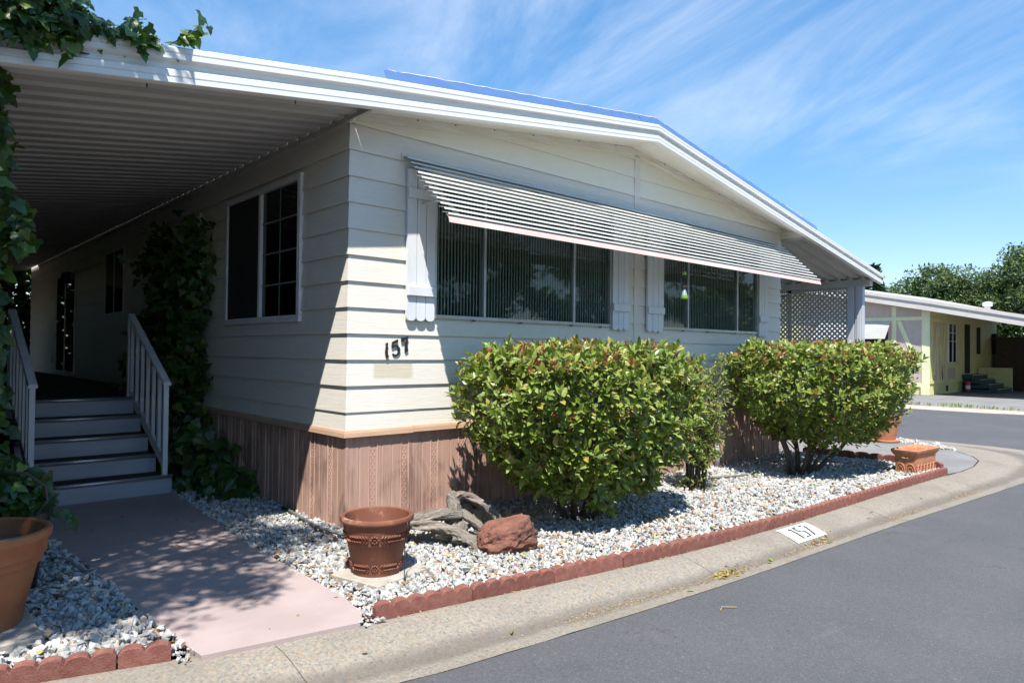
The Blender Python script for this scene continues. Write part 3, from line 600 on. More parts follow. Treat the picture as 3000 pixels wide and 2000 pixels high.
# side window with one screened and one gridded sash
a, b, z0, z1 = SWIN
sw = box_o('window', (-.04, .03, a-.025, b+.025, z0-.03, z0+.03), m_vinyl, house, .004)
for bb in ((-.038, .03, a-.025, a+.03, z0+.031, z1+.02), (-.038, .03, b-.03, b+.025, z0+.031, z1+.02), (-.038, .03, a+.031, b-.031, z1-.035, z1+.02)): box_o('window_frame', bb, m_vinyl, sw, .003)
mid = 1.635; box_o('mullion', (-.034, .03, mid-.022, mid+.022, z0+.031, z1-.036), m_vinyl, sw, .003)
box_o('pane', (-.004, .0, a+.031, mid-.023, z0+.031, z1-.036), m_glass2, sw); box_o('pane', (-.002, .002, mid+.023, b-.031, z0+.031, z1-.036), m_glass2, sw)
box_o('screen', (-.020, -.018, mid+.023, b-.031, z0+.031, z1-.036), m_screen, sw)
for t in (.25, .5, .75): zz = z0+.03+(z1-z0-.065)*t; box_o('muntin', (-.012, -.0045, a+.031, mid-.023, zz-.008, zz+.008), m_munt, sw)
yy = (a+mid)/2; box_o('muntin', (-.0155, -.0125, yy-.008, yy+.008, z0+.031, z1-.036), m_munt, sw)
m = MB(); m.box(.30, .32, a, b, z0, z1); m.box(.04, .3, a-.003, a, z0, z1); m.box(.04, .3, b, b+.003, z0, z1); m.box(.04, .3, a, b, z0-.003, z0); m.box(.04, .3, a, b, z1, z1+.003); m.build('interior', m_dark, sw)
# far window, sliding door and lamp under the carport
fw = box_o('window', (-.035, -.021, 6.45, 7.55, 1.86, 1.90), m_vinyl, house)
for bb in ((-.035, -.021, 6.45, 6.49, 1.901, 2.86), (-.035, -.021, 7.51, 7.55, 1.901, 2.86), (-.035, -.021, 6.49, 7.51, 2.82, 2.86), (-.035, -.021, 6.98, 7.02, 1.901, 2.82)): box_o('window_frame', bb, m_vinyl, fw)
box_o('pane', (-.0265, -.0225, 6.49, 7.51, 1.901, 2.82), m_dark, fw); box_o('pane', (-.031, -.027, 6.49, 7.51, 1.901, 2.82), m_glass2, fw)
dr = box_o('door', (-.04, -.021, 9.70, 11.45, .86, .93), m_vinyl, house)
for bb in ((-.04, -.021, 9.70, 9.76, .931, 2.78), (-.04, -.021, 11.39, 11.45, .931, 2.78), (-.04, -.021, 9.76, 11.39, 2.72, 2.78), (-.04, -.021, 10.55, 10.61, .931, 2.72)): box_o('door_frame', bb, m_vinyl, dr)
box_o('pane', (-.0265, -.0225, 9.76, 11.39, .931, 2.72), m_dark, dr); box_o('pane', (-.031, -.027, 9.76, 11.39, .931, 2.72), m_glass2, dr)
pl_ = MB().lathe([(.0, 2.62), (.05, 2.60), (.09, 2.48), (.105, 2.42), (.0, 2.42)], (-.14, 10.0, .12), 12).build('porch_lamp', m_num, house); box_o('lamp_bracket', (-.14, -.02, 9.98, 10.02, 2.70, 2.74), m_num, pl_)
box_o('outlet_cover', (-.035, -.020, 11.8, 11.92, 1.05, 1.2), m_vinyl, house)

# ------------------------------------------------------------------ carport (left) and side awning (right)
def roof_panel(parent, y0, x0, x1, zf, mt, pitch=.2, name='roof_panel'):
    prof = [(0, .0), (.105, 0), (.118, .012), (.140, .052), (.172, .052), (pitch-.0015, .0)]
    m = MB(); n = len(prof); V = []
    for x in (x0, x1):
        for t in (0, .003):
            V += [(x, y0+h, zf(x)+z+t) for h, z in prof]
    F = []
    for k in range(n-1):
        F += [(k, k+1, 2*n+k+1, 2*n+k), (n+k, n+k+1, 3*n+k+1, 3*n+k), (k, k+1, n+k+1, n+k), (2*n+k, 2*n+k+1, 3*n+k+1, 3*n+k)]
    m.add(V, F); return m.build(name, mt, parent)
cp = root('carport', (-2.2, 3, gz(-2)), 'white ribbed metal carport roof on the left over the steps and deck', 'carport')
CZ = lambda x: fas(x)+.035
for k in range(78): roof_panel(cp, -.345+.2*k, -3.46, -.035, CZ, m_panel)
fascia(-3.5, -.1305, cp)
m = MB(); m.prism([(-3.5, -.37, fas(-3.5)), (-3.5, 13.7, fas(-3.5)), (-3.5, 13.7, fas(-3.5)+.2), (-3.5, -.37, fas(-3.5)+.2)], [(-3.46, -.37, fas(-3.46)), (-3.46, 13.7, fas(-3.46)), (-3.46, 13.7, fas(-3.46)+.2), (-3.46, -.37, fas(-3.46)+.2)]); m.build('gutter', m_fascia, cp)
box_o('header', (-.034, -.012, -.34, 13.6, CZ(0)-.045, CZ(0)+.05), m_panel, cp)
for y in (-.2, 4.3, 8.8, 13.3): box_o('post', (-3.44, -3.36, y-.04, y+.04, gz(0)-.05, CZ(-3.4)), m_post, cp)
m = MB()
for x in (-1.55, -.62): m.box(x-.004, x+.004, -.352, -.348, fas(x)-.025, fas(x)+.02)
m.build('clip_hooks', m_black, cp)['kind'] = 'stuff'
sa = root('side_awning', (8.4, 1, gz(8)), 'grey ribbed metal awning on the far right side of the house above a lattice screen', 'awning')
AZ = lambda x: fas(x)+.03
for k in range(24): roof_panel(sa, -.345+.2*k, W+.03, 9.80, AZ, m_panel_r)
fascia(W+.1005, 9.89, sa)
box_o('beam', (9.50, 9.62, -.34, 4.4, AZ(9.62)-.12, AZ(9.62)-.008), m_panel_r, sa)
box_o('wall_rail', (W+.02, W+.06, -.33, 4.4, AZ(W)-.06, AZ(W)-.003), m_panel_r, sa)
pst = box_o('post', (9.51, 9.61, -.22, -.10, gz(8)-.03, AZ(9.6)-.12), m_post, sa, .004); box_o('post_flute', (9.50, 9.5099, -.185, -.135, gz(8)-.02, AZ(9.6)-.125), m_post, pst)
box_o('post', (9.51, 9.61, -.085, .03, gz(8)-.03, AZ(9.6)-.12), m_post, sa, .004)
box_o('screen_stile', (9.53, 9.57, 1.02, 1.09, gz(8), AZ(9.6)-.12), m_lattice, sa); box_o('screen_stile', (9.53, 9.57, 3.4, 3.46, gz(8), AZ(9.6)-.12), m_lattice, sa)
box_o('screen_rail', (9.53, 9.57, .031, 3.4, AZ(9.6)-.17, AZ(9.6)-.121), m_lattice, sa)
def lattice(y0, y1, z0, z1, parent):
    m = MB(); s = .088; w = .032
    for sg, xo in ((1, 9.540), (-1, 9.5465)):
        c = -(z1-z0)-.1
        while c < (y1-y0)+(z1-z0)+.1:
            # line y = y0+c + sg*(z-z0) (+shift), clipped to the panel
            pts = []
            for zz in (z0, z1):
                pts.append((y0+c+(zz-z0) if sg > 0 else y0+c+(z1-z0)-(zz-z0)-(z1-z0)+(0), zz))
            (ya, za), (yb, zb) = pts
            if sg < 0: ya, yb = y0+c+(z1-z0), y0+c
            def clipy(ya, za, yb, zb):
                if abs(yb-ya) < 1e-6: return None
                t0, t1 = 0, 1
                for lim, s_ in ((y0, 1), (y1, -1)):
                    fa, fb = s_*(ya-lim), s_*(yb-lim)
                    if fa < 0 and fb < 0: return None
                    if fa < 0: t0 = max(t0, fa/(fa-fb))
                    if fb < 0: t1 = min(t1, fa/(fa-fb))
                if t1-t0 < .01: return None
                return (ya+(yb-ya)*t0, za+(zb-za)*t0, ya+(yb-ya)*t1, za+(zb-za)*t1)
            r = clipy(ya, za, yb, zb)
            if r:
                a1, b1, a2, b2 = r; d = Vector((a2-a1, b2-b1)).normalized(); n_ = Vector((-d.y, d.x))*w/2
                q = [(a1-n_.x, b1-n_.y), (a2-n_.x, b2-n_.y), (a2+n_.x, b2+n_.y), (a1+n_.x, b1+n_.y)]
                m.prism([(xo, y, z) for y, z in q], [(xo+.006, y, z) for y, z in q])
            c += s
    o = m.build('lattice_slats', m_lattice, parent); o['kind'] = 'stuff'; return o
lattice(.035, 1.015, gz(8)+.05, AZ(9.6)-.175, sa); lattice(1.095, 3.395, gz(8)+.05, AZ(9.6)-.175, sa)

# ------------------------------------------------------------------ porch steps and deck
st = root('porch_steps', (-1.1, 2.4, gz(-1)), 'grey metal steps with brown treads and white handrails at the end of the walkway', 'steps')
SX0, SX1 = -1.80, -.56
RI = .172; TR = .275; Y0 = 2.34
for k in range(5):
    y = Y0+TR*k; zt = gz(0)+.01+RI*(k+1); zb = zt-RI
    x0, x1 = (SX0, SX1) if k == 0 else (SX0+.05, SX1-.07)
    box_o('riser', (x0, x1, y, y+.02, zb-.004, zt-.03), m_step, st)
    if k < 4: box_o('tread', (x0, x1, y-.015, y+TR, zt-.029, zt), m_carpet, st)
    MB().tube([(x0, y-.012, zt-.012), (x1, y-.012, zt-.012)], .0175, 10).build('nosing', m_alu, st, smooth=True)
box_o('side_panel', (SX0, SX0+.02, Y0+.021, Y0+TR*4+.3, gz(0)-.05, gz(0)+.13), m_step, st); box_o('side_panel', (SX1-.02, SX1, Y0+.021, Y0+TR*4+.3, gz(0)-.05, gz(0)+.13), m_step, st)
ZD = gz(0)+.01+RI*5
slope = (1.70-1.02)/(3.62-2.36)
for xr in (-.625, -1.70):
    rl = MB(); prof = [(-.038, 0), (-.030, .02), (.030, .02), (.038, 0), (.030, -.014), (-.030, -.014)]
    rl.loft([[(xr+h, yy, zz+v) for h, v in prof] for yy, zz in ((2.31, 1.02), (3.60, 1.02+slope*1.29))]); rl.build('handrail', m_rail, st)
    sk = MB(); sk.prism([(xr-.015, 2.36, .20), (xr-.015, 3.6, .20+slope*1.24*.93), (xr-.015, 3.6, .31+slope*1.24*.93), (xr-.015, 2.36, .31)], [(xr+.015, 2.36, .20), (xr+.015, 3.6, .20+slope*1.24*.93), (xr+.015, 3.6, .31+slope*1.24*.93), (xr+.015, 2.36, .31)]); sk.build('stringer_rail', m_rail, st)
    box_o('newel', (xr-.022, xr+.022, 2.335, 2.38, gz(0)+.16, 1.005), m_rail, st)
    for k in range(6):
        yy = 2.56+.2*k; zt = 1.02+slope*(yy-2.31)-.015; box_o('baluster', (xr-.016, xr+.016, yy-.022, yy+.022, .20+slope*(yy-2.36)*.93, zt), m_rail, st)
    box_o('newel', (xr-.03, xr+.03, 3.60, 3.66, ZD-.1, 1.72), m_rail, st)
dk = root('porch_deck', (-.9, 8, gz(0)), 'dark brown carpeted deck running along the house under the carport', 'deck')
box_o('deck_floor', (-1.85, -.025, Y0+TR*4+.021, 13.6, ZD-.05, ZD-.004), m_carpet, dk)
box_o('deck_skirt', (-1.85, -1.82, Y0+TR*4+.03, 13.6, gz(0)-.05, ZD-.051), m_step, dk)
for k in range(4): box_o('deck_post', (-1.84, -1.79, 5.2+2.6*k, 5.25+2.6*k, ZD-.003, 1.72), m_rail, dk)
box_o('deck_rail', (-1.86, -1.77, 3.7, 13.5, 1.721, 1.76), m_rail, dk)
for k in range(60):
    box_o('baluster', (-1.83, -1.80, 3.85+.16*k, 3.88+.16*k, ZD-.003, 1.72), m_rail, dk)
orn = MB(); orn.tube([(-.03, 3.30+.05*math.sin(t*5.4), 2.52+.36*t) for t in np.linspace(0, 1, 16)], .022, 6)
tag(orn.build('wall_ornament', m_vinyl, None, smooth=True), 'small white curled ornament on the dark wall behind the ivy', 'ornament')

# ------------------------------------------------------------------ leaves
def norm(a): return a/np.maximum(np.linalg.norm(a, axis=-1, keepdims=True), 1e-9)
LEAF = (np.array([(0,0,0),(.30,0,.02),(.68,0,.0),(1,0,-.06),(.28,.17,.07),(.66,.155,.05),(.28,-.17,.07),(.66,-.155,.05)]),
        [(0,4,1),(1,4,5),(1,5,2),(2,5,3),(0,1,6),(1,7,6),(1,2,7),(2,3,7)])
IVY = (np.array([(0,0,0),(.45,0,.03),(1,0,-.05),(-.12,.24,.03),(.18,.50,.02),(.36,.27,.05),(.62,.22,.03),(-.12,-.24,.03),(.18,-.50,.02),(.36,-.27,.05),(.62,-.22,.03)]),
       [(0,3,1),(3,4,5),(3,5,1),(1,5,6),(1,6,2),(0,1,7),(7,9,8),(7,1,9),(1,10,9),(1,2,10)])
SMALL = (np.array([(0,0,0),(.5,.2,.04),(1,0,0),(.5,-.2,.04)]), [(0,2,1),(0,3,2)])
BROAD = (LEAF[0]*np.array([1, 1.22, 1]), LEAF[1])
def leaf_arrays(tpl, pos, d, nrm, size):
    T, F = tpl; d = norm(d); b = norm(np.cross(nrm, d)); n = np.cross(d, b)
    V = pos[:, None, :] + size[:, None, None]*(T[None, :, 0:1]*d[:, None, :] + T[None, :, 1:2]*b[:, None, :] + T[None, :, 2:3]*n[:, None, :])
    F = np.asarray(F); return V.reshape(-1, 3), (F[None] + (np.arange(len(pos))*len(T))[:, None, None]).reshape(-1, 3)
def leaf_mass(name, tpl, pos, d, nrm, size, mats, idx=None, parent=None, kind='stuff'):
    V, F = leaf_arrays(tpl, pos, d, nrm, size); mi = None if idx is None else np.repeat(idx, len(tpl[1]))
    o = meshobj(name, fast_mesh(name, V, F, 3, mi), mats, parent)
    if kind: o['kind'] = kind
    return o
_leafme = {}
def leaf_objs(tpl, tname, pos, d, nrm, size, mats, idx, parent):        # each leaf its own small object, mesh data shared
    for k in range(len(pos)):
        key = (tname, int(idx[k]))
        if key not in _leafme:
            me = fast_mesh('leaf', tpl[0], tpl[1], 3); me.materials.append(mats[idx[k]]); _leafme[key] = me
        dd = Vector(d[k]).normalized(); b = Vector(nrm[k]).cross(dd)
        b = b.normalized() if b.length > 1e-6 else dd.orthogonal().normalized(); n_ = dd.cross(b); s = float(size[k])
        o = bpy.data.objects.new('leaf', _leafme[key]); o.parent = parent; w = Vector(WORLD_AT[parent.name]); p = Vector(pos[k])-w
        o.matrix_local = Matrix(((dd.x*s, b.x*s, n_.x*s, p.x), (dd.y*s, b.y*s, n_.y*s, p.y), (dd.z*s, b.z*s, n_.z*s, p.z), (0, 0, 0, 1))); COL.objects.link(o)
CAMV = np.array(CAM)
def split_front(pos, score, n=300):                 # indices of the pieces that show largest from the street side
    order = np.argsort(-score); return order[:n], order[n:]

def photinia(c, hx, hy, zlo, zhi, base, label, nshoot, seed, reds, stems, newp=.42):
    g = np.random.default_rng(seed); rt = root('photinia_bush', (base[0], base[1], gz(base[0])), label, 'bush', 'photinia bushes in the gravel bed')
    zk = np.array([0, .10, .28, .46, .64, .82, .94, 1.0]); rk = np.array([.46, .62, .82, .95, 1.0, .98, .89, .76])
    th = g.uniform(0, 2*np.pi, nshoot); n_top = int(nshoot*.34); z = g.uniform(0, 1, nshoot)**.9
    ex = 2.0/2.5; cx = np.sign(np.cos(th))*np.abs(np.cos(th))**ex; cyv = np.sign(np.sin(th))*np.abs(np.sin(th))**ex
    rr = np.interp(z, zk, rk); rad = np.ones(nshoot); rad[:n_top] = np.sqrt(g.uniform(0, 1, n_top)); z[:n_top] = 1.0
    lump = np.array([1+.15*mnoise.noise(Vector((a*2.1, b*2.1, q*2.6+seed)))+.07*mnoise.noise(Vector((a*5, b*5, q*6+seed))) for a, b, q in zip(cx, cyv, z)])
    # lower part of the left (-x) side hangs deeper
    P = np.stack([c[0]+hx*cx*rr*rad*lump, c[1]+hy*cyv*rr*rad*lump, zlo+(zhi-zlo)*z], 1)
    P[:n_top, 2] += -.15*(rad[:n_top]**3) + .035*np.array([mnoise.noise(Vector((p[0]*3, p[1]*3, seed))) for p in P[:n_top]])
    und = (z < .28); P[und, 2] += .10*np.array([mnoise.noise(Vector((p[0]*2.2, p[1]*2.2, seed+5))) for p in P[und]])
    N = np.stack([cx/hx, cyv/hy, (z-.45)*.5], 1); N[:n_top] = np.array([0, 0, 1.])+.35*np.stack([cx*rad, cyv*rad, 0*th], 1)[:n_top]; N = norm(N)
    depth = np.abs(g.normal(0, .075, nshoot)) ; P = P-N*depth[:, None]
    D = norm(N*.75+np.array([0, 0, .55])+g.normal(0, .33, (nshoot, 3)))
    pos, dr, nm, sz, ix, sc = [], [], [], [], [], []
    tw = MB()
    for i in range(nshoot):
        nl = g.integers(5, 10); ax = D[i]; u = norm(np.cross(ax, [.3, .5, .8])); v = np.cross(ax, u); ph = g.uniform(0, 6.28); L_ = g.uniform(.05, .11)
        new = g.uniform() < (newp if i < n_top else .10*(z[i] > .5))
        s0 = g.uniform(.066, .108)*(.8 if new else 1)
        for k in range(nl):
            t = k/(nl-1); a = ph+2.4*k; side = u*np.cos(a)+v*np.sin(a)
            pos.append(P[i]-ax*L_*(1-t)); dd = side*(1.0-.55*t)+ax*(.35+.8*t)+np.array([0, 0, -.10]); dr.append(dd); nm.append(ax*.55-side*.35+np.array([-.12, -.14, .55])+g.normal(0, .25, 3))
            sz.append(s0*g.uniform(.8, 1.2)*(1-.25*t)); ix.append(1 if (new and t > .25) else (2 if g.uniform() < reds else 0))
        if i % 3 == 0: tw.tube([P[i]-ax*.16+g.normal(0, .02, 3), P[i]-ax*.02], [.0035, .002], 4)
    # inner leaves
    ni = int(nshoot*5.0); t2 = g.uniform(0, 6.28, ni); q = g.uniform(.05, .97, ni); r2 = np.sqrt(g.uniform(.25, .92, ni))*np.interp(q, zk, rk)
    pi = np.stack([c[0]+hx*r2*np.cos(t2)*.97, c[1]+hy*r2*np.sin(t2)*.97, zlo+(zhi-zlo)*q*.96], 1)
    pos = np.concatenate([np.array(pos), pi]); dr = np.concatenate([np.array(dr), norm(g.normal(0, 1, (ni, 3)))]); nm = np.concatenate([np.array(nm), g.normal(0, 1, (ni, 3))+np.array([0, 0, .8])])
    sz = np.concatenate([np.array(sz), g.uniform(.065, .10, ni)]); ix = np.concatenate([np.array(ix), np.zeros(ni, int)])
    toc = norm(CAMV-pos); outw = norm((pos-np.array([c[0], c[1], (zlo+zhi)/2]))/np.array([hx, hy, (zhi-zlo)/2])); rel = np.linalg.norm((pos-np.array([c[0], c[1], (zlo+zhi)/2]))/np.array([hx, hy, (zhi-zlo)/2]), axis=1)
    score = (np.sum(toc*outw, 1) > .35)*rel*sz*np.abs(np.sum(norm(nm)*toc, 1))
    A, Bx = split_front(pos, score)
    mats = [m_photinia, m_photred, m_redleaf]
    leaf_objs(BROAD, 'photinia', pos[A], dr[A], nm[A], sz[A], mats, ix[A], rt)
    leaf_mass('foliage', BROAD, pos[Bx], dr[Bx], nm[Bx], sz[Bx], mats, ix[Bx], rt)
    o = tw.build('twigs', m_twig, rt); o['kind'] = 'stuff'
    for (bx, by, tx, ty, tz, r0) in stems:
        b0 = Vector((base[0]+bx, base[1]+by, gz(base[0])-.03)); t0 = Vector((c[0]+tx, c[1]+ty, tz)); mid_ = b0.lerp(t0, .5)+Vector((.04*random.uniform(-1, 1), .04*random.uniform(-1, 1), -.06*(t0-b0).xy.length))
        pts = [b0, b0.lerp(mid_, .5)+Vector((.01, -.01, .02)), mid_, mid_.lerp(t0, .5)+Vector((-.015, .01, .03)), t0]
        MB().tube(pts, [r0*1.15, r0, r0*.85, r0*.65, r0*.4], 7).build('stem', m_bark, rt, smooth=True)
        m = MB()
    sm = MB()
    for k in range(26):
        b0 = Vector((base[0]+random.uniform(-.1, .1), base[1]+random.uniform(-.1, .1), random.uniform(.1, .5))); a = random.uniform(0, 6.28); rr_ = random.uniform(.5, .9)
        t0 = Vector((c[0]+hx*rr_*math.cos(a), c[1]+hy*rr_*math.sin(a), random.uniform(zlo+.15, zhi-.1))); b0 = b0.lerp(t0, random.uniform(.15, .4))
        sm.tube([b0, b0.lerp(t0, .5)+Vector((0, 0, random.uniform(-.05, .08))), t0], [.009, .007, .004], 5)
    o = sm.build('branches', m_bark, rt); o['kind'] = 'stuff'
    return rt
photinia((1.74, -.93), 1.12, .80, .16, 1.45, (1.70, -.88), 'round clipped green bush nearest the house number, beside the driftwood', 1350, 11, .0012,
         [(-.04, .0, -.55, -.25, .75, .024), (.03, .03, -.2, .3, .8, .026), (.02, -.03, .15, -.3, .8, .022), (.06, .02, .55, .1, .8, .024), (-.06, .04, -.5, .25, .7, .02), (.09, -.02, .8, -.2, .6, .018)])
photinia((6.05, -1.05), 1.36, .97, .29, 1.53, (5.62, -1.0), 'wide red-tipped bush at the far end of the bed behind the clay trough', 1450, 23, .004,
         [(-.12, .05, -.85, .2, .95, .038), (-.08, -.02, -.45, -.2, .9, .026), (0, .05, -.15, .3, .9, .03), (.06, -.03, .15, -.25, .85, .024), (.10, .03, .45, .1, .85, .03), (.12, -.04, .85, -.3, .62, .028), (-.2, .08, -.75, .1, .8, .014), (-.16, -.05, -.7, -.2, .85, .012)], newp=.66)
# nandina
def nandina():
    g = np.random.default_rng(5); b = (3.66, -.76); rt = root('nandina_shrub', (b[0], b[1], gz(b[0])), 'slim yellow-green upright shrub between the two clipped bushes', 'shrub')
    pos, dr, nm, sz = [], [], [], []
    for k in range(24):
        a = g.uniform(0, 6.28); r0 = g.uniform(.01, .10); h = g.uniform(.75, 1.32); r1 = g.uniform(.06, .27)
        p0 = Vector((b[0]+r0*math.cos(a), b[1]+r0*math.sin(a), gz(3.5)-.02)); p1 = Vector((b[0]+.04+r1*math.cos(a), b[1]+r1*math.sin(a), h))
        pm = p0.lerp(p1, .45)+Vector((-.02*math.cos(a), -.02*math.sin(a), 0)); MB().tube([p0, pm, p1], [.012, .010, .005], 5).build('cane', m_bark, rt, smooth=True)
        for t in np.linspace(.30, 1.0, 17):
            q = np.array(p0.lerp(p1, t)); 
            for s_ in range(2):
                ax = norm(g.normal(0, 1, 3)+np.array([0, 0, .25])); ln = g.uniform(.08, .19)
                for j in range(9):
                    w = g.uniform(.3, 1); pp = q+ax*ln*w; side = norm(np.cross(ax, g.normal(0, 1, 3))); pos.append(pp); dr.append(side+ax*.7); nm.append(g.normal(0, .5, 3)+np.array([0, 0, 1])); sz.append(g.uniform(.034, .058))
    for j in range(160):
        a = g.uniform(0, 6.28); r = g.uniform(.05, .22); pos.append((b[0]+r*math.cos(a), b[1]+r*math.sin(a), gz(3.5)+g.uniform(.02, .16))); dr.append(g.normal(0, 1, 3)+np.array([0, 0, .5])); nm.append(g.normal(0, .4, 3)+np.array([0, 0, 1])); sz.append(g.uniform(.03, .05))
    leaf_mass('foliage', LEAF, np.array(pos), np.array(dr), np.array(nm), np.array(sz), [m_nandina], None, rt)
nandina()
# climbing ivy -------------------------------------------------------------
def ivy_leaves(g, P, spread, down=.8, size=(.07, .12)):
    n = len(P); d = norm(np.stack([g.normal(0, .5, n), g.normal(-.25, .5, n), g.normal(-down, .35, n)], 1)); nm_ = np.stack([g.normal(-.15, .5, n), g.normal(-.9, .4, n), g.normal(.55, .4, n)], 1)
    return P+g.normal(0, 1, (n, 3))*spread, d, nm_, g.uniform(*size, n)
def build_ivy(name, loc, label, P, g, spread=.03, size=(.07, .12), down=.8, stems=(), big=0, group=None):
    rt = root(name, loc, label, 'vine', group); pos, d, nm_, s = ivy_leaves(g, P, np.array(spread), down, size)
    if big:
        score = s/np.linalg.norm(pos-CAMV, axis=1); rel = pos-CAMV; px_ = rel@np.array(r_)/(rel@np.array(_f)); py_ = rel@np.array(u_)/(rel@np.array(_f))
        score = score*((np.abs(px_) < .74) & (np.abs(py_) < .5) & (rel@np.array(_f) > 0)); A, Bx = split_front(pos, score, big)
        leaf_objs(IVY, 'ivy', pos[A], d[A], nm_[A], s[A], [m_ivy], np.zeros(len(A), int), rt); pos, d, nm_, s = pos[Bx], d[Bx], nm_[Bx], s[Bx]
    leaf_mass('foliage', IVY, pos, d, nm_, s, [m_ivy], None, rt)
    for p_, r0 in stems: MB().tube(p_, r0, 5).build('stem', m_bark, rt, smooth=True)
    return rt
g = np.random.default_rng(31); pts = []; stems = []
# over the roof edge
for k in range(2100):
    x = -1.90-abs(g.normal(0, .5)) if g.uniform() < .95 else g.uniform(-1.92, -1.55)
    if x < -3.6: continue
    hi = interp(x, [-2.4, -2.02, -1.86, -1.72, -1.5], [.30, .22, .10, .04, .02]); zz = ft(x)+hi*g.uniform(-.1, 1)
    yv = g.uniform(-.44, .25) if g.uniform() < .55 else g.uniform(-.44, -.36)
    pts.append((x, yv, zz))
for k in range(60): x = -1.96-abs(g.normal(0, .3)); pts.append((x, -.45, ft(x)-g.uniform(-.02, .11)))
# two upright sprigs on the edge
for x0, pth in ((-1.62, [(0, 0), (.02, .06), (-.02, .12), (.05, .14)]), (-1.45, [(0, 0), (.06, .05), (.12, .09), (.17, .15), (.19, .20)])):
    cpts = [(x0+a, -.40, ft(x0+a)+b) for a, b in pth]; stems.append((cpts, .003))
    for i in range(len(cpts)-1):
        for t in np.linspace(0, 1, 4): pts.append(tuple(np.array(cpts[i])*(1-t)+np.array(cpts[i+1])*t))
# hanging curtain at the carport corner
for k in range(58):
    x = -2.30-abs(g.normal(0, .16)) if k % 5 else g.uniform(-2.34, -2.22); y = g.uniform(-.42, .15); z1 = fas(x)+.1; z0 = g.uniform(.5, 1.5) if k % 3 else g.uniform(1.5, 2.4); p = [(x, y, z1)]; sway = g.normal(0, .03, 2)
    n = int((z1-z0)/.05)
    for i in range(n): p.append((x+sway[0]*i/n+.012*math.sin(i*.6+k), y+sway[1]*i/n, z1-(z1-z0)*(i+1)/n))
    stems.append((p[::3], .004)); pts += p[1:]
for k in range(90):   # lighter spray of leaves low on the curtain
    pts.append((-2.13-abs(g.normal(0, .08)), g.normal(-.25, .06), g.normal(2.02, .09)))
# woody stems up the post
for k in range(3): stems.append(([(-2.62+.05*k, .0+.04*k, -.05), (-2.58+.04*k, .02, 1.0), (-2.6+.06*k, -.05, 2.0), (-2.55, -.1, 2.75)], .022))
build_ivy('roof_ivy', (-2.55, 0, gz(-2)), 'green ivy hanging over the front corner of the carport roof', np.array(pts), g, (.03, .035, .03), (.05, .115), .75, stems, 300)
# ivy beside the left handrail
pts = []
for k in range(3200):
    y = g.uniform(.9, 6.5); zmx = interp(y, [.9, 1.6, 2.4, 6.5], [1.1, 2.6, 2.72, 2.72]); xr = -2.08+.22*mnoise.noise(Vector((y*1.3, 0, 3)))+.06*math.sin(y*9)
    z = g.uniform(-.02, zmx); pts.append((xr-abs(g.normal(0, .22)), y, z))
for k in range(2600): pts.append((-2.35-abs(g.normal(0, .25)), g.uniform(2, 13.6), g.uniform(0, 2.7)))  # deeper rows added to block light coming in from the left
build_ivy('ivy_screen', (-2.3, 3, gz(-2)), 'dark ivy growing up the left side of the steps beneath the carport', np.array(pts), g, .04, (.06, .12), .7, [([(-2.35, y, -.05), (-2.32, y+.05, 1.2), (-2.4, y, 2.6)], .02) for y in (1.3, 2.4, 3.6, 5.2)])
# ivy against the house wall and along its foot
pts = []
for k in range(3000):
    y = g.uniform(2.75, 5.4); z = g.uniform(-.02, 2.9)*g.uniform(.6, 1)**.4; wob = .20*mnoise.noise(Vector((y*1.2, z*1.2, 8))); ctr = 3.75+.25*math.sin(z*2.1); 
    if abs(y-ctr) > .95+wob*1.5+(.4 if z < 1.2 else 0): continue
    pts.append((-.06-abs(g.normal(.08, .12))-.12*(z < .6), y, z))
for k in range(700): t = g.uniform(0, 1); pts.append((-.06-abs(g.normal(0, .16)), 1.55+1.5*t**.8, gz(0)+.02+abs(g.normal(0, .07))*(1+2*t)))
for k in range(260): pts.append((g.uniform(-.5, -.08), g.uniform(2.0, 3.6), g.uniform(0, .55)))
build_ivy('wall_ivy', (-.1, 3.4, gz(0)), 'dark ivy climbing the house wall right of the steps', np.array(pts), g, .03, (.08, .14), .55, [([(-.06, y, -.05), (-.05, y+.1, .9), (-.05, y-.05, 1.8), (-.05, y, 2.6)], .015) for y in (3.3, 3.8, 4.3)])

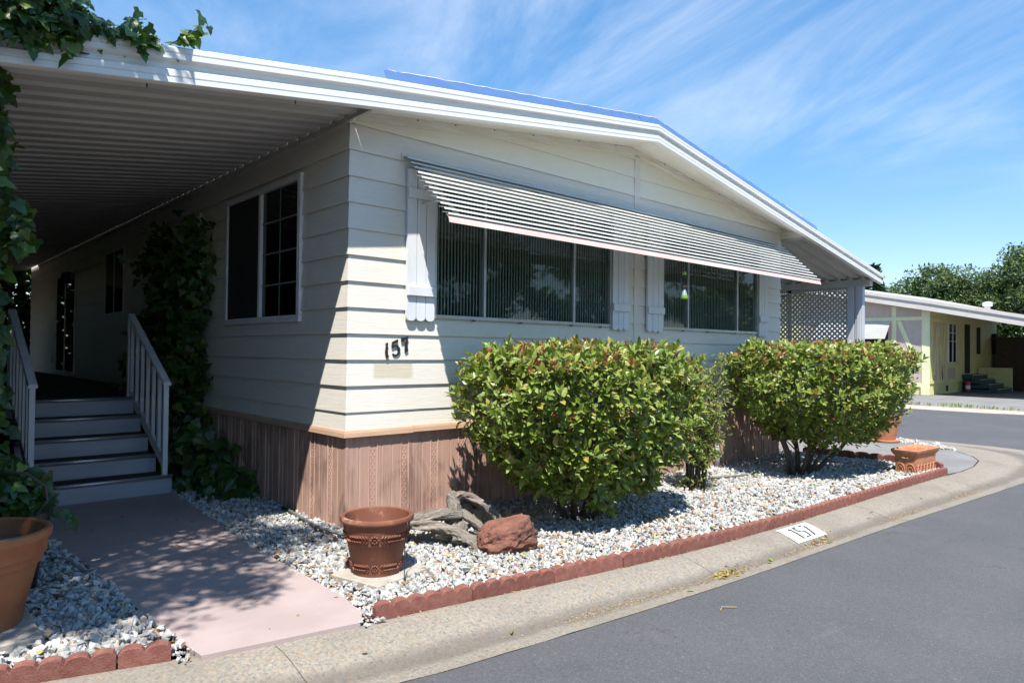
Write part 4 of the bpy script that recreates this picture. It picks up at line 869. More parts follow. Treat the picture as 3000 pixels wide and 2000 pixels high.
# ------------------------------------------------------------------ pots and garden things
def ring_relief(m, prof_r, z0, nfl, c, scale):
    """garlands: flower of beads with leaf strokes to both sides, laid on a conical wall"""
    def at(a, dz, o):
        z = z0+dz; r = prof_r(z)+o; return (c[0]+r*math.cos(a), c[1]+r*math.sin(a), c[2]+z)
    def drop(a, dz, da, ddz, w, o):
        r = prof_r(z0); L_ = math.hypot(da*r, ddz); na, nz = (-ddz/L_*w/r, da*r/L_*w)
        V = [at(a, dz, 0), at(a+da*.5+na, dz+ddz*.5+nz, 0), at(a+da, dz+ddz, 0), at(a+da*.5-na, dz+ddz*.5-nz, 0), at(a+da*.45, dz+ddz*.45, o)]
        m.add(V, [(0, 1, 4), (1, 2, 4), (2, 3, 4), (3, 0, 4)])
    for f in range(nfl):
        a0 = 2*math.pi*f/nfl+.32; r = prof_r(z0)
        for i in range(9):
            q = i*2*math.pi/8 if i < 8 else 0; rr = .018*scale if i < 8 else 0; da, dz = rr*math.cos(q)/r, rr*math.sin(q)
            for s in range(6):
                a1, a2 = s*math.pi/3, (s+1)*math.pi/3; w = .0085*scale
                m.add([at(a0+da+w*math.cos(a1)/r, dz+w*math.sin(a1), 0), at(a0+da+w*math.cos(a2)/r, dz+w*math.sin(a2), 0), at(a0+da, dz, .012*scale)], [(0, 1, 2)])
        for sg in (-1, 1):
            for k in range(7):
                t = .030*scale+k*.0165*scale; sp = (1-.35*k/7)
                for up in (-1, 1): drop(a0+sg*t/r, up*.003*scale, sg*.024*scale/r, up*.026*scale*sp, .0052*scale, .012*scale)
def pot_lathe(prof, c, n=48): return MB().lathe(prof, c, n)
PC = (-.385, -1.085, gz(0)+.031)
pot = root('terracotta_pot', PC, 'brown terracotta pot with moulded leaf garlands standing on a pale paver', 'pot')
prof = [(0, .0), (.150, 0), (.153, .012), (.158, .05), (.158, .058), (.160, .063), (.186, .20), (.190, .205), (.190, .212), (.207, .29), (.210, .30), (.214, .335), (.226, .338), (.234, .346), (.236, .36), (.230, .374), (.216, .378), (.204, .372), (.200, .35), (.192, .30), (.150, .09), (.13, .06), (0, .055)]
prof = [(r*.97, z*.93) for r, z in prof]
MB().lathe(prof, PC, 56).build('pot_body', m_terra, pot, auto=40)
wallr = lambda z: interp(z/.93, [0, .05, .06, .20, .21, .29], [.1465, .1542, .1552, .1814, .1853, .2018])
rl = MB(); ring_relief(rl, wallr, .234, 5, PC, 1.1); ring_relief(rl, wallr, .054, 5, PC, .95); rl.build('relief', m_terra, pot)
sl = MB(); sl.cbox(-.235, .235, -.20, .20, 0, .05, .008); o = sl.build('paver', m_slab); o.location = (-.355, -1.095, gz(0)-.020); o.rotation_euler = (0, 0, math.radians(14)); tag(o, 'pale square paver under the garlanded pot', 'paver')
wr = MB(); wr.tube([(x-.05, y-.01, z*.93-.012) for x, y, z in [(-.235, -1.20, .24), (-.24, -1.255, .365), (-.255, -1.295, .36), (-.285, -1.31, .24), (-.30, -1.33, .1), (-.305, -1.34, .0), (-.285, -1.36, -.02), (-.29, -1.345, .04), (-.31, -1.355, -.015), (-.312, -1.36, -.06)]], .0032, 5)
tag(wr.build('drip_wire', m_black, None, smooth=True), 'thin black wire hooked over the rim of the garlanded pot', 'wire')
LP = (-2.33, -.62, gz(0)+.045)
lp = root('large_terracotta_pot', LP, 'large bright orange terracotta pot cut off by the left edge', 'pot')
prof = [(0, 0), (.185, 0), (.188, .02), (.200, .10), (.203, .105), (.206, .112), (.246, .285), (.258, .29), (.262, .30), (.264, .325), (.276, .33), (.282, .345), (.288, .40), (.300, .412), (.306, .432), (.300, .452), (.286, .458), (.270, .450), (.262, .40), (.255, .37), (.0, .37)]
MB().lathe(prof, LP, 56).build('pot_body', m_terra2, lp, auto=40)
MB().lathe([(.0, .375), (.15, .378), (.262, .372)], LP, 24).build('soil', m_dirt, lp)
o = box_o('paver', (-2.62, -2.105, -.955, -.40, gz(0)-.02, gz(0)+.042), m_slab, None, .008); tag(o, 'grey square paver under the large orange pot at left', 'paver')
dp = root('dark_pot', (-2.15, .03, gz(0)), 'dark brown pot with an ivy plant half hidden behind the large orange pot', 'pot')
MB().lathe([(0, 0), (.15, 0), (.16, .02), (.205, .40), (.22, .41), (.22, .45), (.20, .45), (.19, .40), (0, .39)], (-2.15, .03, gz(0)), 32).build('pot_body', m_num, dp, auto=40)
P_ = norm(g.normal(0, 1, (950, 3)))*(g.uniform(.3, 1, 950)**.4)[:, None]*np.array([.25, .23, .20])+np.array([-2.19, .05, .52])
P_ = P_[P_[:, 2] > .32]; P_ = np.concatenate([P_, np.stack([np.linspace(-1.96, -1.80, 10), np.linspace(-.02, -.08, 10), np.linspace(.48, .34, 10)], 1)])
pos, d, nm_, s = ivy_leaves(g, P_, .02, .35, (.05, .085)); leaf_mass('foliage', IVY, pos, d, nm_, s, [m_ivy], None, dp)
MB().tube([(-2.2, -.05, .66), (-2.08, -.17, .66), (-1.99, -.19, .58), (-1.98, -.19, .5), (-2.04, -.2, .42)], .007, 6).build('stem', m_bark, dp, smooth=True)
# pot behind the far bush
FPp = (10.25, -.30, gz(8)+.02); fp = root('terracotta_pot', FPp, 'plain terracotta pot half hidden behind the far bush', 'pot')
MB().lathe([(0, 0), (.17, 0), (.18, .02), (.235, .30), (.25, .31), (.265, .40), (.24, .41), (.22, .32), (0, .30)], FPp, 32).build('pot_body', m_terra3, fp, auto=40); MB().lathe([(0, -.03), (.24, -.03), (.25, .0), (.23, .004), (0, .003)], FPp, 32).build('saucer', m_terra3, fp)
# moulded clay trough
def trough():
    rt = root('clay_trough', (7.05, -1.78, gz(7)), 'orange clay window-box trough with moulded arches at the corner of the bed', 'planter')
    T = Matrix.Translation((7.08, -1.79, gz(7)-.02)) @ Matrix.Rotation(math.radians(-3), 4, 'Z')
    def Q(x, y, z): return tuple(T @ Vector((x, y, z)))
    def ringz(hx, hy, z, r=.03):
        pts = []
        for sx, sy, a0 in ((1, 1, 0), (-1, 1, 90), (-1, -1, 180), (1, -1, 270)):
            for t in (0, 30, 60, 90): a = math.radians(a0+t); pts.append((sx*(hx-r)+r*math.cos(a), sy*(hy-r)+r*math.sin(a), z))
        return pts
    lv = [(.30, .115, 0), (.305, .12, .01), (.318, .128, .16), (.322, .131, .20), (.345, .150, .225), (.362, .162, .25), (.365, .164, .268), (.352, .154, .275), (.335, .14, .268), (.32, .125, .22), (.305, .112, .05), (.28, .1, .04)]
    m = MB(); rings = []
    for i, (hx, hy, z) in enumerate(lv): z *= 1.16; rings.append([Q(x+.004*mnoise.noise(Vector((x*9, y*9, z*20))), y+.006*mnoise.noise(Vector((x*9+5, y*9, z*20))), z+(.010*mnoise.noise(Vector((x*7, y*7, 2))) if i > 4 else 0)) for x, y, z in ringz(hx, hy, z)])
    m.loft(rings); m.build('trough_body', m_terra3, rt, auto=50)
    rl = MB()
    def arch(p, w, h, sgn, face):       # raised ogee arch with inner curl on one face
        for off, hh in ((0, 1), (.022, .72)):
            pts = []
            for t in np.linspace(0, math.pi, 11):
                u = p+math.cos(t)*(w/2-off); v = .01+h*hh*(math.sin(t)**.8)
                if face == 'end': pts.append(Q(-.308-.012*v/.16, u, v))
                else: pts.append(Q(u, -.123-.009*v/.16, v))
            rl.tube(pts, .008 if off == 0 else .006, 5)
        for k in range(3):
            u0, v0, rr = p+(k-1)*.02, .03+.012*(k % 2), .014
            pts = []
            for t in np.linspace(0, 5, 8):
                u, v = u0+rr*(1-t/8)*math.cos(t), v0+rr*(1-t/8)*math.sin(t); pts.append(Q(-.309, u, v) if face == 'end' else Q(u, -.124, v))
            rl.tube(pts, .005, 4)
    for u in (-.058, .058): arch(u, .108, .135, 1, 'end')
    for k in range(6): arch(-.245+k*.098, .09, .12, 1, 'front')
    rl.build('relief', m_terra3, rt)
    gl = MB(); gl.tube([Q(-.327, -.05, .212), Q(-.334, -.03, .22), Q(-.332, -.01, .212), Q(-.336, .02, .218), Q(-.328, .055, .215)], [.004, .010, .006, .011, .004], 5); gl.build('label_scar', m_chaff, rt)
trough()
# driftwood stump: a few gnarled limbs in one continuous weathered mesh
def driftwood():
    m = MB(); GR = []
    def limb(pts, rad, seed, flat=1.0, n=30, sub=9):
        P = [Vector(p) for p in pts]; Q = []; R_ = []
        for i in range(len(P)-1):
            p0, p1, p2, p3 = P[max(i-1, 0)], P[i], P[i+1], P[min(i+2, len(P)-1)]
            for k in range(sub):
                t = k/sub; Q.append(.5*((2*p1)+(-p0+p2)*t+(2*p0-5*p1+4*p2-p3)*t*t+(-p0+3*p1-3*p2+p3)*t**3)); R_.append(rad[i]*(1-t)+rad[i+1]*t)
        Q.append(P[-1]); R_.append(rad[-1])
        def f(i, k):
            a = 2*math.pi*k/n+i*.07; c_, s_ = math.cos(a), math.sin(a)
            v = 1+.34*mnoise.noise(Vector((c_*1.6, s_*1.6, i*.10+seed)))+.30*mnoise.noise(Vector((c_*4.5, s_*4.5, i*.05+seed*3)))
            v -= .34*max(0, mnoise.noise(Vector((c_*7, s_*7, i*.04+seed*7)))-.05)
            return max(.35, v)*(flat if abs(math.sin(2*math.pi*k/n)) > .6 else 1)
        m.tube(Q, R_, n, f)
        for i in range(len(Q)):
            for k in range(n): a = 2*math.pi*k/n+i*.07; GR.append((math.cos(a)*5+seed*9, math.sin(a)*5, i*.14))
    z = gz(.5)
    limb([(.0, -.60, z+.20), (.14, -.68, z+.19), (.28, -.80, z+.17), (.38, -.94, z+.12), (.42, -1.04, z+.06), (.42, -1.10, z-.02)], [.015, .055, .075, .070, .055, .03], 1, .6)
    limb([(.05, -.56, z+.14), (.24, -.60, z+.20), (.42, -.66, z+.22), (.58, -.70, z+.20)], [.02, .07, .075, .05], 2, .7)
    limb([(.50, -.70, z-.02), (.54, -.66, z+.12), (.57, -.63, z+.26), (.58, -.60, z+.36), (.60, -.57, z+.39)], [.085, .07, .058, .045, .012], 3)
    limb([(.56, -.60, z+.34), (.68, -.60, z+.35), (.82, -.66, z+.26), (.90, -.74, z+.14), (.93, -.78, z+.05)], [.035, .052, .062, .055, .015], 4, .7)
    limb([(.70, -.56, z+.26), (.88, -.54, z+.21), (1.02, -.54, z+.20), (1.16, -.53, z+.24)], [.035, .042, .034, .008], 5)
    limb([(.60, -.68, z+.22), (.66, -.80, z+.12), (.70, -.88, z-.01)], [.035, .04, .03], 6)
    limb([(.26, -.80, z+.13), (.42, -.84, z+.10), (.56, -.74, z+.10)], [.05, .065, .05], 7)
    limb([(.34, -.92, z+.11), (.46, -1.0, z+.07), (.53, -1.03, z+.0)], [.045, .045, .02], 8)
    limb([(.80, -.64, z+.22), (.86, -.60, z+.1), (.86, -.58, z-.02)], [.035, .03, .025], 9)
    m.v = [(x, y, z+(vz-z)*.82 if vz > z else vz) for x, y, vz in m.v]
    o = m.build('driftwood', m_drift2, None, smooth=True); at = o.data.attributes.new('grain', 'FLOAT_VECTOR', 'POINT'); at.data.foreach_set('vector', np.asarray(GR, np.float32).ravel()); tag(o, 'gnarled grey driftwood stump lying on the gravel behind the pot', 'driftwood')
driftwood()
def rock():
    bm = bmesh.new(); bmesh.ops.create_icosphere(bm, subdivisions=5, radius=1)
    for v in bm.verts:
        d = v.co.normalized(); e = 3.0; s = (abs(d.x)**e+abs(d.y)**e+abs(d.z)**e)**(-1/e); p = d*s
        k = 1+.20*mnoise.noise(d*1.6+Vector((3, 1, 7)))+.11*mnoise.noise(d*4+Vector((1, 5, 2)))+.055*mnoise.noise(d*9)+.035*mnoise.noise(d*20)
        hole = mnoise.noise(d*9+Vector((4, 4, 4))); k -= .16*max(0, hole-.2)
        p = p*k; v.co = Vector((p.x*.205, p.y*.145, p.z*.118*(1+.25*(p.x*.7+p.y*.1))))
    me = bpy.data.meshes.new('lava_rock'); bm.to_mesh(me); bm.free(); me.polygons.foreach_set('use_smooth', np.ones(len(me.polygons), bool))
    o = meshobj('lava_rock', me, [m_rock], None, (.635, -1.17, gz(.6)+.085)); o.rotation_euler = (math.radians(6), math.radians(-9), math.radians(-22)); tag(o, 'rough reddish brown lava rock on the gravel', 'rock')
rock()
# red scalloped edging
def edging(name, line, label, per=.098, nsc=6, h=.088, th=.052):
    rt = root(name, (line[0][0], line[0][1], gz(line[0][0])), label, 'edging'); P = [Vector(p) for p in line]
    cum = [0]
    for a, b in zip(P[:-1], P[1:]): cum.append(cum[-1]+(b-a).length)
    def at(s): return Vector((np.interp(s, cum, [p.x for p in P]), np.interp(s, cum, [p.y for p in P])))
    s = 0; k = 0
    while s < cum[-1]-.08:
        L_ = min(per*nsc, cum[-1]-s); a = at(s+.004); b = at(s+L_-.004); d = (b-a).normalized(); n_ = Vector((-d.y, d.x)); ns = max(1, round(L_/per)); pw = (b-a).length/ns
        tilt = .012*mnoise.noise(Vector((s*2.3, 1, 0))); dz = .008*mnoise.noise(Vector((s*1.7, 5, 0)))
        prof = []
        for i in range(ns):
            for t in range(0, 9):
                q = t/8
                if i and t == 0: continue
                prof.append((i*pw+q*pw, h-.026+.028*math.sqrt(max(0, 1-(2*q-1)**2))))
        V = []; nn = len(prof)
        for off, inset in ((0, 0), (.004, .004), (th-.004, .004), (th, 0)):
            for l, z in prof:
                p = a+d*l+n_*(off+tilt*z/h); V.append((p.x, p.y, gz(p.x)-.02+dz+z-(0 if inset else .006)))
        for l, z in prof: p = a+d*l; V.append((p.x, p.y, gz(p.x)-.07))
        for l, z in prof: p = a+d*l+n_*th; V.append((p.x, p.y, gz(p.x)-.07))
        F = []
        for r0, r1 in ((4, 0), (0, 1), (1, 2), (2, 3), (3, 5)):
            F += [(r0*nn+i, r0*nn+i+1, r1*nn+i+1, r1*nn+i) for i in range(nn-1)]
        for e_ in (0, nn-1): F.append(tuple(r*nn+e_ for r in (4, 0, 1, 2, 3, 5)))
        MB().add(V, F).build('edging_block', m_edge, rt, auto=16); s += L_; k += 1
    return rt
edging('scalloped_edging', [(x, ye(x)) for x in np.linspace(-.76, 7.26, 40)], 'long row of red scalloped edging blocks along the front of the gravel bed')
edging('scalloped_edging', [(x, ye(x)) for x in np.linspace(-4.2, -1.70, 20)], 'short row of red scalloped edging blocks left of the pink walkway')
edging('scalloped_edging', [(7.40, -2.02), (7.55, -1.6), (7.62, -1.0), (7.5, -.15)], 'row of red scalloped edging between the bed and the grey concrete pad', per=.2, nsc=2, h=.13)
# faucet riser, irrigation tube, hose
fc = root('standpipe', (5.22, -.09, gz(5.2)), 'grey lagged standpipe with a tap by the brown skirting', 'standpipe')
MB().tube([(5.22, -.09, gz(5)-.05), (5.22, -.09, .30)], .032, 10).build('pipe', m_lattice, fc, smooth=True); MB().tube([(5.22, -.09, .30), (5.22, -.09, .46), (5.20, -.14, .47), (5.19, -.16, .43)], [.014, .014, .013, .013], 7).build('tap', m_alu, fc, smooth=True)
MB().tube([(5.17, -.09, .49), (5.27, -.09, .49)], .012, 6).build('tap_handle', m_black, fc)
tag(MB().tube([(3.75, -.52, gz(4)+.03), (4.2, -.55, gz(4)+.035), (4.7, -.66, gz(4.7)+.03), (5.15, -.72, gz(5)+.03), (5.6, -.66, gz(5)+.0)], .011, 7).build('irrigation_tube', m_hose, None, smooth=True), 'thin grey irrigation tube lying on gravel between the bushes', 'hose')
tag(MB().tube([(-.05, 1.0, gz(0)+.02), (-.10, .6, gz(0)+.03), (-.17, .15, gz(0)+.035), (-.15, -.2, gz(0)+.04), (-.02, -.45, gz(0)+.035), (.12, -.6, gz(0)+.0)], .013, 7).build('garden_hose', m_hose, None, smooth=True), 'dark grey hose lying on gravel at the house corner', 'hose')
# wasp trap / feeder hanging from the awning
F0 = (3.72, -.58); fd = root('hanging_feeder', (F0[0], F0[1], 1.95), 'clear plastic bottle feeder with lime green caps hanging from the awning', 'feeder')
MB().lathe([(.0, .0), (.036, .0), (.042, .008), (.043, .03), (.0, .031)], (F0[0], F0[1], 1.952), 20).build('base', m_lime, fd, auto=40)
MB().lathe([(.0, .262), (.020, .262), (.021, .292), (.0, .293)], (F0[0], F0[1], 1.952), 16).build('cap', m_lime, fd, auto=40)
MB().lathe([(.039, .031), (.035, .11), (.034, .14), (.038, .225), (.042, .238), (.036, .248), (.021, .262)], (F0[0], F0[1], 1.952), 20).build('bottle', m_clear, fd, smooth=True)
MB().lathe([(.034, .034), (.010, .12), (.0, .125)], (F0[0], F0[1], 1.952), 16).build('cone', m_gel, fd, smooth=True); MB().lathe([(.0345, .130), (.0352, .138), (.0, .138)], (F0[0], F0[1], 1.952), 16).build('band', m_twig, fd)
MB().tube([(F0[0], F0[1], 2.244), (F0[0], F0[1], 2.42)], .0022, 4).build('hook', m_lattice, fd)

# ------------------------------------------------------------------ gravel and litter
def in_walk(x, y, pad=0):
    ys_ = [p[1] for p in WL]; xl = np.interp(y, ys_, [p[0] for p in WL]); xr_ = np.interp(y, [p[1] for p in WR], [p[0] for p in WR]); return (x > xl-pad) & (x < xr_+pad) & (y > -1.72)
def gravel():
    g = np.random.default_rng(99); variants = []
    for k in range(12):
        bm = bmesh.new(); pts = norm(g.normal(0, 1, (13, 3)))*g.uniform(.8, 1.1, (13, 1))*np.array([1, g.uniform(.6, .85), g.uniform(.45, .7)])
        for p in pts: bm.verts.new(p)
        r = bmesh.ops.convex_hull(bm, input=bm.verts[:]); 
        for v in [e for e in r['geom_interior']+r['geom_unused'] if isinstance(e, bmesh.types.BMVert)]:
            if v.is_valid: bm.verts.remove(v)
        bmesh.ops.triangulate(bm, faces=bm.faces[:]); bm.verts.index_update()
        variants.append((np.array([v.co[:] for v in bm.verts]), np.array([[v.index for v in f.verts] for f in bm.faces]))); bm.free()
    xs, ys_, ss = [], [], []
    def scatter(x0, x1, y0, y1, dens, size, test):
        n = int((x1-x0)*(y1-y0)*dens); x = g.uniform(x0, x1, n); y = g.uniform(y0, y1, n); ok = test(x, y); xs.append(x[ok]); ys_.append(y[ok]); ss.append(np.clip(g.lognormal(0, .28, ok.sum()), .5, 1.7)*size)
    YE = lambda x: np.interp(x, EX, EY)
    main = lambda x, y: (y > YE(x)+.085) & (y < .03) & (x < 7.5+.0*(y)) & ~in_walk(x, y, .0) & (x > -.95)
    scatter(-.95, 2.2, -2.1, .03, 2750, .0195, main); scatter(2.2, 4.6, -2.1, .03, 2250, .0208, main); scatter(4.6, 7.5, -2.1, .03, 1650, .0245, main)
    scatter(-.75, .0, .0, 2.5, 2200, .020, lambda x, y: ~in_walk(x, y, .0) & (x < -.0) & (x > -.74+.0*y))
    scatter(-3.0, -1.58, -1.6, 2.2, 2350, .0235, lambda x, y: (y > YE(x)+.08) & ~in_walk(x, y, .0))
    scatter(7.0, 7.75, -1.5, 1.4, 1200, .026, lambda x, y: (x < 7.45))
    scatter(9.9, 11.0, -1.5, 1.6, 500, .038, lambda x, y: (x > np.interp(y, [-1.45, -1.0, -.5, .2, 1.6], [9.95, 10.35, 10.62, 10.8, 10.85])-.30) & (x < np.interp(y, [-1.45, -1.0, -.5, .2, 1.6], [9.95, 10.35, 10.62, 10.8, 10.85])))
    # loose chips at the mouth of the walk and past the left edging
    scatter(-.88, -.74, -1.75, -1.5, 1500, .016, lambda x, y: ~in_walk(x, y, .0)); scatter(-1.72, -1.58, -1.58, -1.35, 1700, .013, lambda x, y: ~in_walk(x, y, .0))
    x = np.concatenate(xs); y = np.concatenate(ys_); s = np.concatenate(ss); n = len(x)
    zz = np.array([gz(a) for a in x])-.016+g.uniform(0, 1, n)**1.3*.034+.010*np.sin(x*3.1+y*2.2)*np.cos(y*4.1-x)
    q = norm(g.normal(0, 1, (n, 4))*np.array([1, .75, .75, 1.0])); w, a, b, c = q.T
    Rm = np.stack([1-2*(b*b+c*c), 2*(a*b-c*w), 2*(a*c+b*w), 2*(a*b+c*w), 1-2*(a*a+c*c), 2*(b*c-a*w), 2*(a*c-b*w), 2*(b*c+a*w), 1-2*(a*a+b*b)], 1).reshape(-1, 3, 3)
    vi = g.integers(0, 12, n); VV, FF, base = [], [], 0; C = np.stack([x, y, zz], 1)
    for k in range(12):
        sel = np.where(vi == k)[0]; T, F = variants[k]; V = C[sel][:, None]+s[sel][:, None, None]*np.einsum('nij,mj->nmi', Rm[sel], T)
        VV.append(V.reshape(-1, 3)); FF.append((F[None]+(np.arange(len(sel))*len(T))[:, None, None]).reshape(-1, 3)+base); base += len(sel)*len(T)
    o = meshobj('gravel', fast_mesh('gravel', np.concatenate(VV), np.concatenate(FF), 3), [m_grav]); tag(o, 'white and grey crushed stone covering the garden beds', 'gravel', kind='stuff')
gravel()
def litter():
    g = np.random.default_rng(17); P, D, Nn, S, I = [], [], [], [], []
    def put(x, y, z, s, i): P.append((x, y, z)); D.append(np.append(g.normal(0, 1, 2), g.normal(0, .25))); Nn.append((g.normal(0, .45), g.normal(0, .45), 1)); S.append(s); I.append(i)
    for k in range(1700):
        x = g.uniform(-.7, 7.3) if k % 3 else g.normal(2.0, 1.3); y = g.uniform(-1.95, -.05)
        if x < -.7 or x > 7.3 or y < ye(x)+.1: continue
        put(x, y, gz(x)+.016+g.uniform(0, .014), g.uniform(.03, .065), 0 if g.uniform() < .9 else 1)
    for k in range(180): x = g.uniform(-2.2, -1.72); put(x, g.uniform(-1.4, 1.5), gz(x)+.02, g.uniform(.025, .06), 0)
    for k in range(70): t = g.uniform(0, 1); yv = -1.5+3*t; put(np.interp(yv, [p[1] for p in WL], [p[0] for p in WL])-.02-abs(g.normal(0, .03)), yv, gz(0)+.016, g.uniform(.025, .05), 0)
    for k in range(70): yv = g.uniform(-1.6, .8); put(np.interp(yv, [p[1] for p in WR], [p[0] for p in WR])+.02+abs(g.normal(0, .03)), yv, gz(0)+.016, g.uniform(.025, .05), 0)
    def gut(x, u, i, s): p = kerb_pt(kerb_s(x), u, .006); put(p[0], p[1], p[2], s, i)
    for k in range(150): gut(1.45+abs(g.normal(0, .14)), np.clip(g.normal(.72, .05), .5, .95), 0 if g.uniform() < .7 else 1, g.uniform(.02, .05))
    for k in range(60): gut(2.9+g.normal(0, .12), np.clip(g.normal(.68, .04), .5, .95), 0, g.uniform(.02, .04))
    for k in range(14): gut(g.uniform(-1, 8), g.uniform(.2, .95), 1 if k % 2 else 0, g.uniform(.03, .05))
    for x, u in ((2.85, .62), (2.95, .75), (1.05, .83), (.2, .8), (2.1, .78), (-.35, .9), (-.2, .62)): gut(x, u, 1, .06)
    for k in range(34): put(g.uniform(-1.6, -.75), g.uniform(-1.5, 2.1), gz(0)+.010, g.uniform(.02, .045), 0 if k % 4 else 1)
    leaf = leaf_mass('fallen_leaves', LEAF, np.array(P), np.array(D), np.array(Nn), np.array(S), [m_dead, m_fresh], np.array(I)); tag(leaf, 'dry and green fallen leaves scattered on gravel and gutter', 'leaf litter', kind='stuff')
    P, D, Nn, S, I = [], [], [], [], []
    for k in range(2600):
        x = g.choice([1.5, 2.75, .5, 4.6, 6.3])+g.normal(0, .33); u = np.clip(g.normal(.70, .045), .4, .98); p = kerb_pt(kerb_s(x), u, .003); put(p[0], p[1], p[2], g.uniform(.007, .018), 0)
    for k in range(700): x = g.uniform(-.7, 7.2); p = kerb_pt(kerb_s(x), abs(g.normal(0, .03)), .003); put(p[0], p[1], p[2], g.uniform(.008, .02), 0)
    ch = leaf_mass('gutter_chaff', SMALL, np.array(P), np.array(D), np.array(Nn), np.array(S), [m_chaff]); tag(ch, 'tan chaff gathered along the gutter and edging foot', 'leaf litter', kind='stuff')
litter()
tag(MB().tube([(.88, -2.72, gz(1)-.062), (.93, -2.70, gz(1)-.058), (1.0, -2.755, gz(1)-.062)], .003, 4).build('fallen_twig', m_chaff), 'small forked twig lying on the asphalt', 'twig')

# ------------------------------------------------------------------ shade tree left of the frame (its shadow dapples the walkway)
def blob_tree(name, base, label, crown, nleaf, leafsize, mt, seed, trunk_r, group=None, tpl=SMALL, clumps=40, cat='tree', bark=None, zmin=None, flat=.8):
    g = np.random.default_rng(seed); rt = root(name, base, label, cat, group); c, R_ = np.array(crown[0]), np.array(crown[1])
    cc = norm(g.normal(0, 1, (clumps, 3)))*(g.uniform(.15, 1, clumps)**(1/2.2))[:, None]*R_*.82+c
    if zmin is not None: cc[:, 2] = np.maximum(cc[:, 2], zmin)
    cr_ = g.uniform(.12, .30, clumps)*R_.mean(); k = g.integers(0, clumps, nleaf); dirs = norm(g.normal(0, 1, (nleaf, 3))); rad = cr_[k]*g.uniform(0, 1, nleaf)**.45
    pos = cc[k]+dirs*rad[:, None]*np.array([1, 1, flat]); d = norm(g.normal(0, 1, (nleaf, 3))+dirs*.5+np.array([0, 0, -.2])); nm_ = g.normal(0, .6, (nleaf, 3))+dirs*.8+np.array([0, 0, .6])
    leaf_mass('crown', tpl, pos, d, nm_, g.uniform(.7, 1.3, nleaf)*leafsize, [mt], None, rt)
    b0 = Vector(base); top = Vector((c[0], c[1], c[2]-.2*R_[2])); m = MB()
    pts = [b0-Vector((0, 0, .2)), b0.lerp(top, .35)+Vector((g.normal(0, .1), g.normal(0, .1), 0))*trunk_r*4, b0.lerp(top, .7), top]; MB().tube(pts, [trunk_r*1.3, trunk_r, trunk_r*.8, trunk_r*.4], 9).build('trunk', bark or m_bark, rt, smooth=True)
    lm = MB()
    for i in range(min(clumps, 26)):
        s_ = b0.lerp(top, g.uniform(.45, .95)); e = Vector(cc[i]); lm.tube([s_, s_.lerp(e, .5)+Vector((0, 0, .1*R_[2]*g.uniform(-.5, .8))), e], [trunk_r*.32, trunk_r*.2, trunk_r*.07], 5)
    o = lm.build('limbs', bark or m_bark, rt); o['kind'] = 'stuff'
    return rt
blob_tree('shade_tree', (-5.6, -1.0, gz(-5)), 'leafy tree standing left of the view that dapples the walkway', ((-3.55, -1.95, 5.0), (1.9, 1.5, .7)), 15000, .08, m_ivy, 41, .11, tpl=LEAF, clumps=85, zmin=4.6)

# ------------------------------------------------------------------ neighbour across the side street
nb_y = 3.39; NX = 25.0
m_nbyel = mat('pale_yellow_paint', (.70, .66, .31), (.64, .60, .28), (3, 3, 3), rough=.55); m_nbtrim = mat('cream_yellow_board', (.80, .78, .50), (.74, .72, .45), (6, 6, 2), rough=.5)
m_nbpink = mat('mauve_stucco', (.56, .455, .385), (.51, .41, .345), (6, 6, 6), rough=.8, bump=((60, 60, 60), .4, .01)); m_nbfas = mat('beige_fascia_metal', (.66, .605, .55), (.60, .55, .50), (3, 3, 10), rough=.4)
m_green = mat('dark_green_step', (.035, .065, .06), rough=.7); m_red = mat('red_enamel', (.45, .03, .025), rough=.35)
nb = root('neighbour_home', (NX, nb_y, 0), 'yellow and mauve half-timbered mobile home across the side street', 'mobile home')
def nfas(y): return interp(y, [-2.5, .6, 3.39, 8.0, 12.6, 17], [1.72, 2.36, 3.00, 3.92, 3.0, 2.1])
yt = 12.6
m = MB(); m.prism([(NX, nb_y, 0), (NX, yt, 0), (NX, yt, 2.98), (NX, 8, 3.95), (NX, nb_y, 3.05)], [(NX+9, nb_y, 0), (NX+9, yt, 0), (NX+9, yt, 2.98), (NX+9, 8, 3.95), (NX+9, nb_y, 3.05)]); m.build('wall', m_nbyel, nb)
def nbx(name, y0, y1, z0, z1, mt, d=.02, parent=None): return box_o(name, (NX-d, NX-.0005, y0, y1, z0, z1), mt, parent or nb)
def nby(name, x0, x1, z0, z1, mt, d=.02, parent=None): return box_o(name, (x0, x1, nb_y-d, nb_y-.0005, z0, z1), mt, parent or nb)
# front gable infill panels and timbers
MB().prism([(NX-.012, 3.62, .42), (NX-.012, 8, .42), (NX-.012, 8, 3.9), (NX-.012, 3.62, 3.05)], [(NX-.001, 3.62, .42), (NX-.001, 8, .42), (NX-.001, 8, 3.9), (NX-.001, 3.62, 3.05)]).build('stucco_panel', m_nbpink, nb)
nbx('timber', nb_y-.03, 3.62, .40, 3.04, m_nbtrim, .03); nbx('timber', 3.62, 9, 2.68, 2.80, m_nbtrim, .029); nbx('timber', 4.46, 4.62, 2.801, 3.2, m_nbtrim, .028); nbx('timber', 4.46, 4.62, .4, 2.679, m_nbtrim, .027); nbx('timber', nb_y-.03, 9, .28, .42, m_nbtrim, .045)
MB().prism([(NX-.026, 4.45, 2.66), (NX-.026, 4.30, 2.66), (NX-.026, 3.82, 1.4), (NX-.026, 3.98, 1.4)], [(NX-.0125, 4.45, 2.66), (NX-.0125, 4.30, 2.66), (NX-.0125, 3.82, 1.4), (NX-.0125, 3.98, 1.4)]).build('timber', m_nbtrim, nb)
nbx('timber', nb_y-.03, 3.64, 0, .28, m_nbtrim, .06)
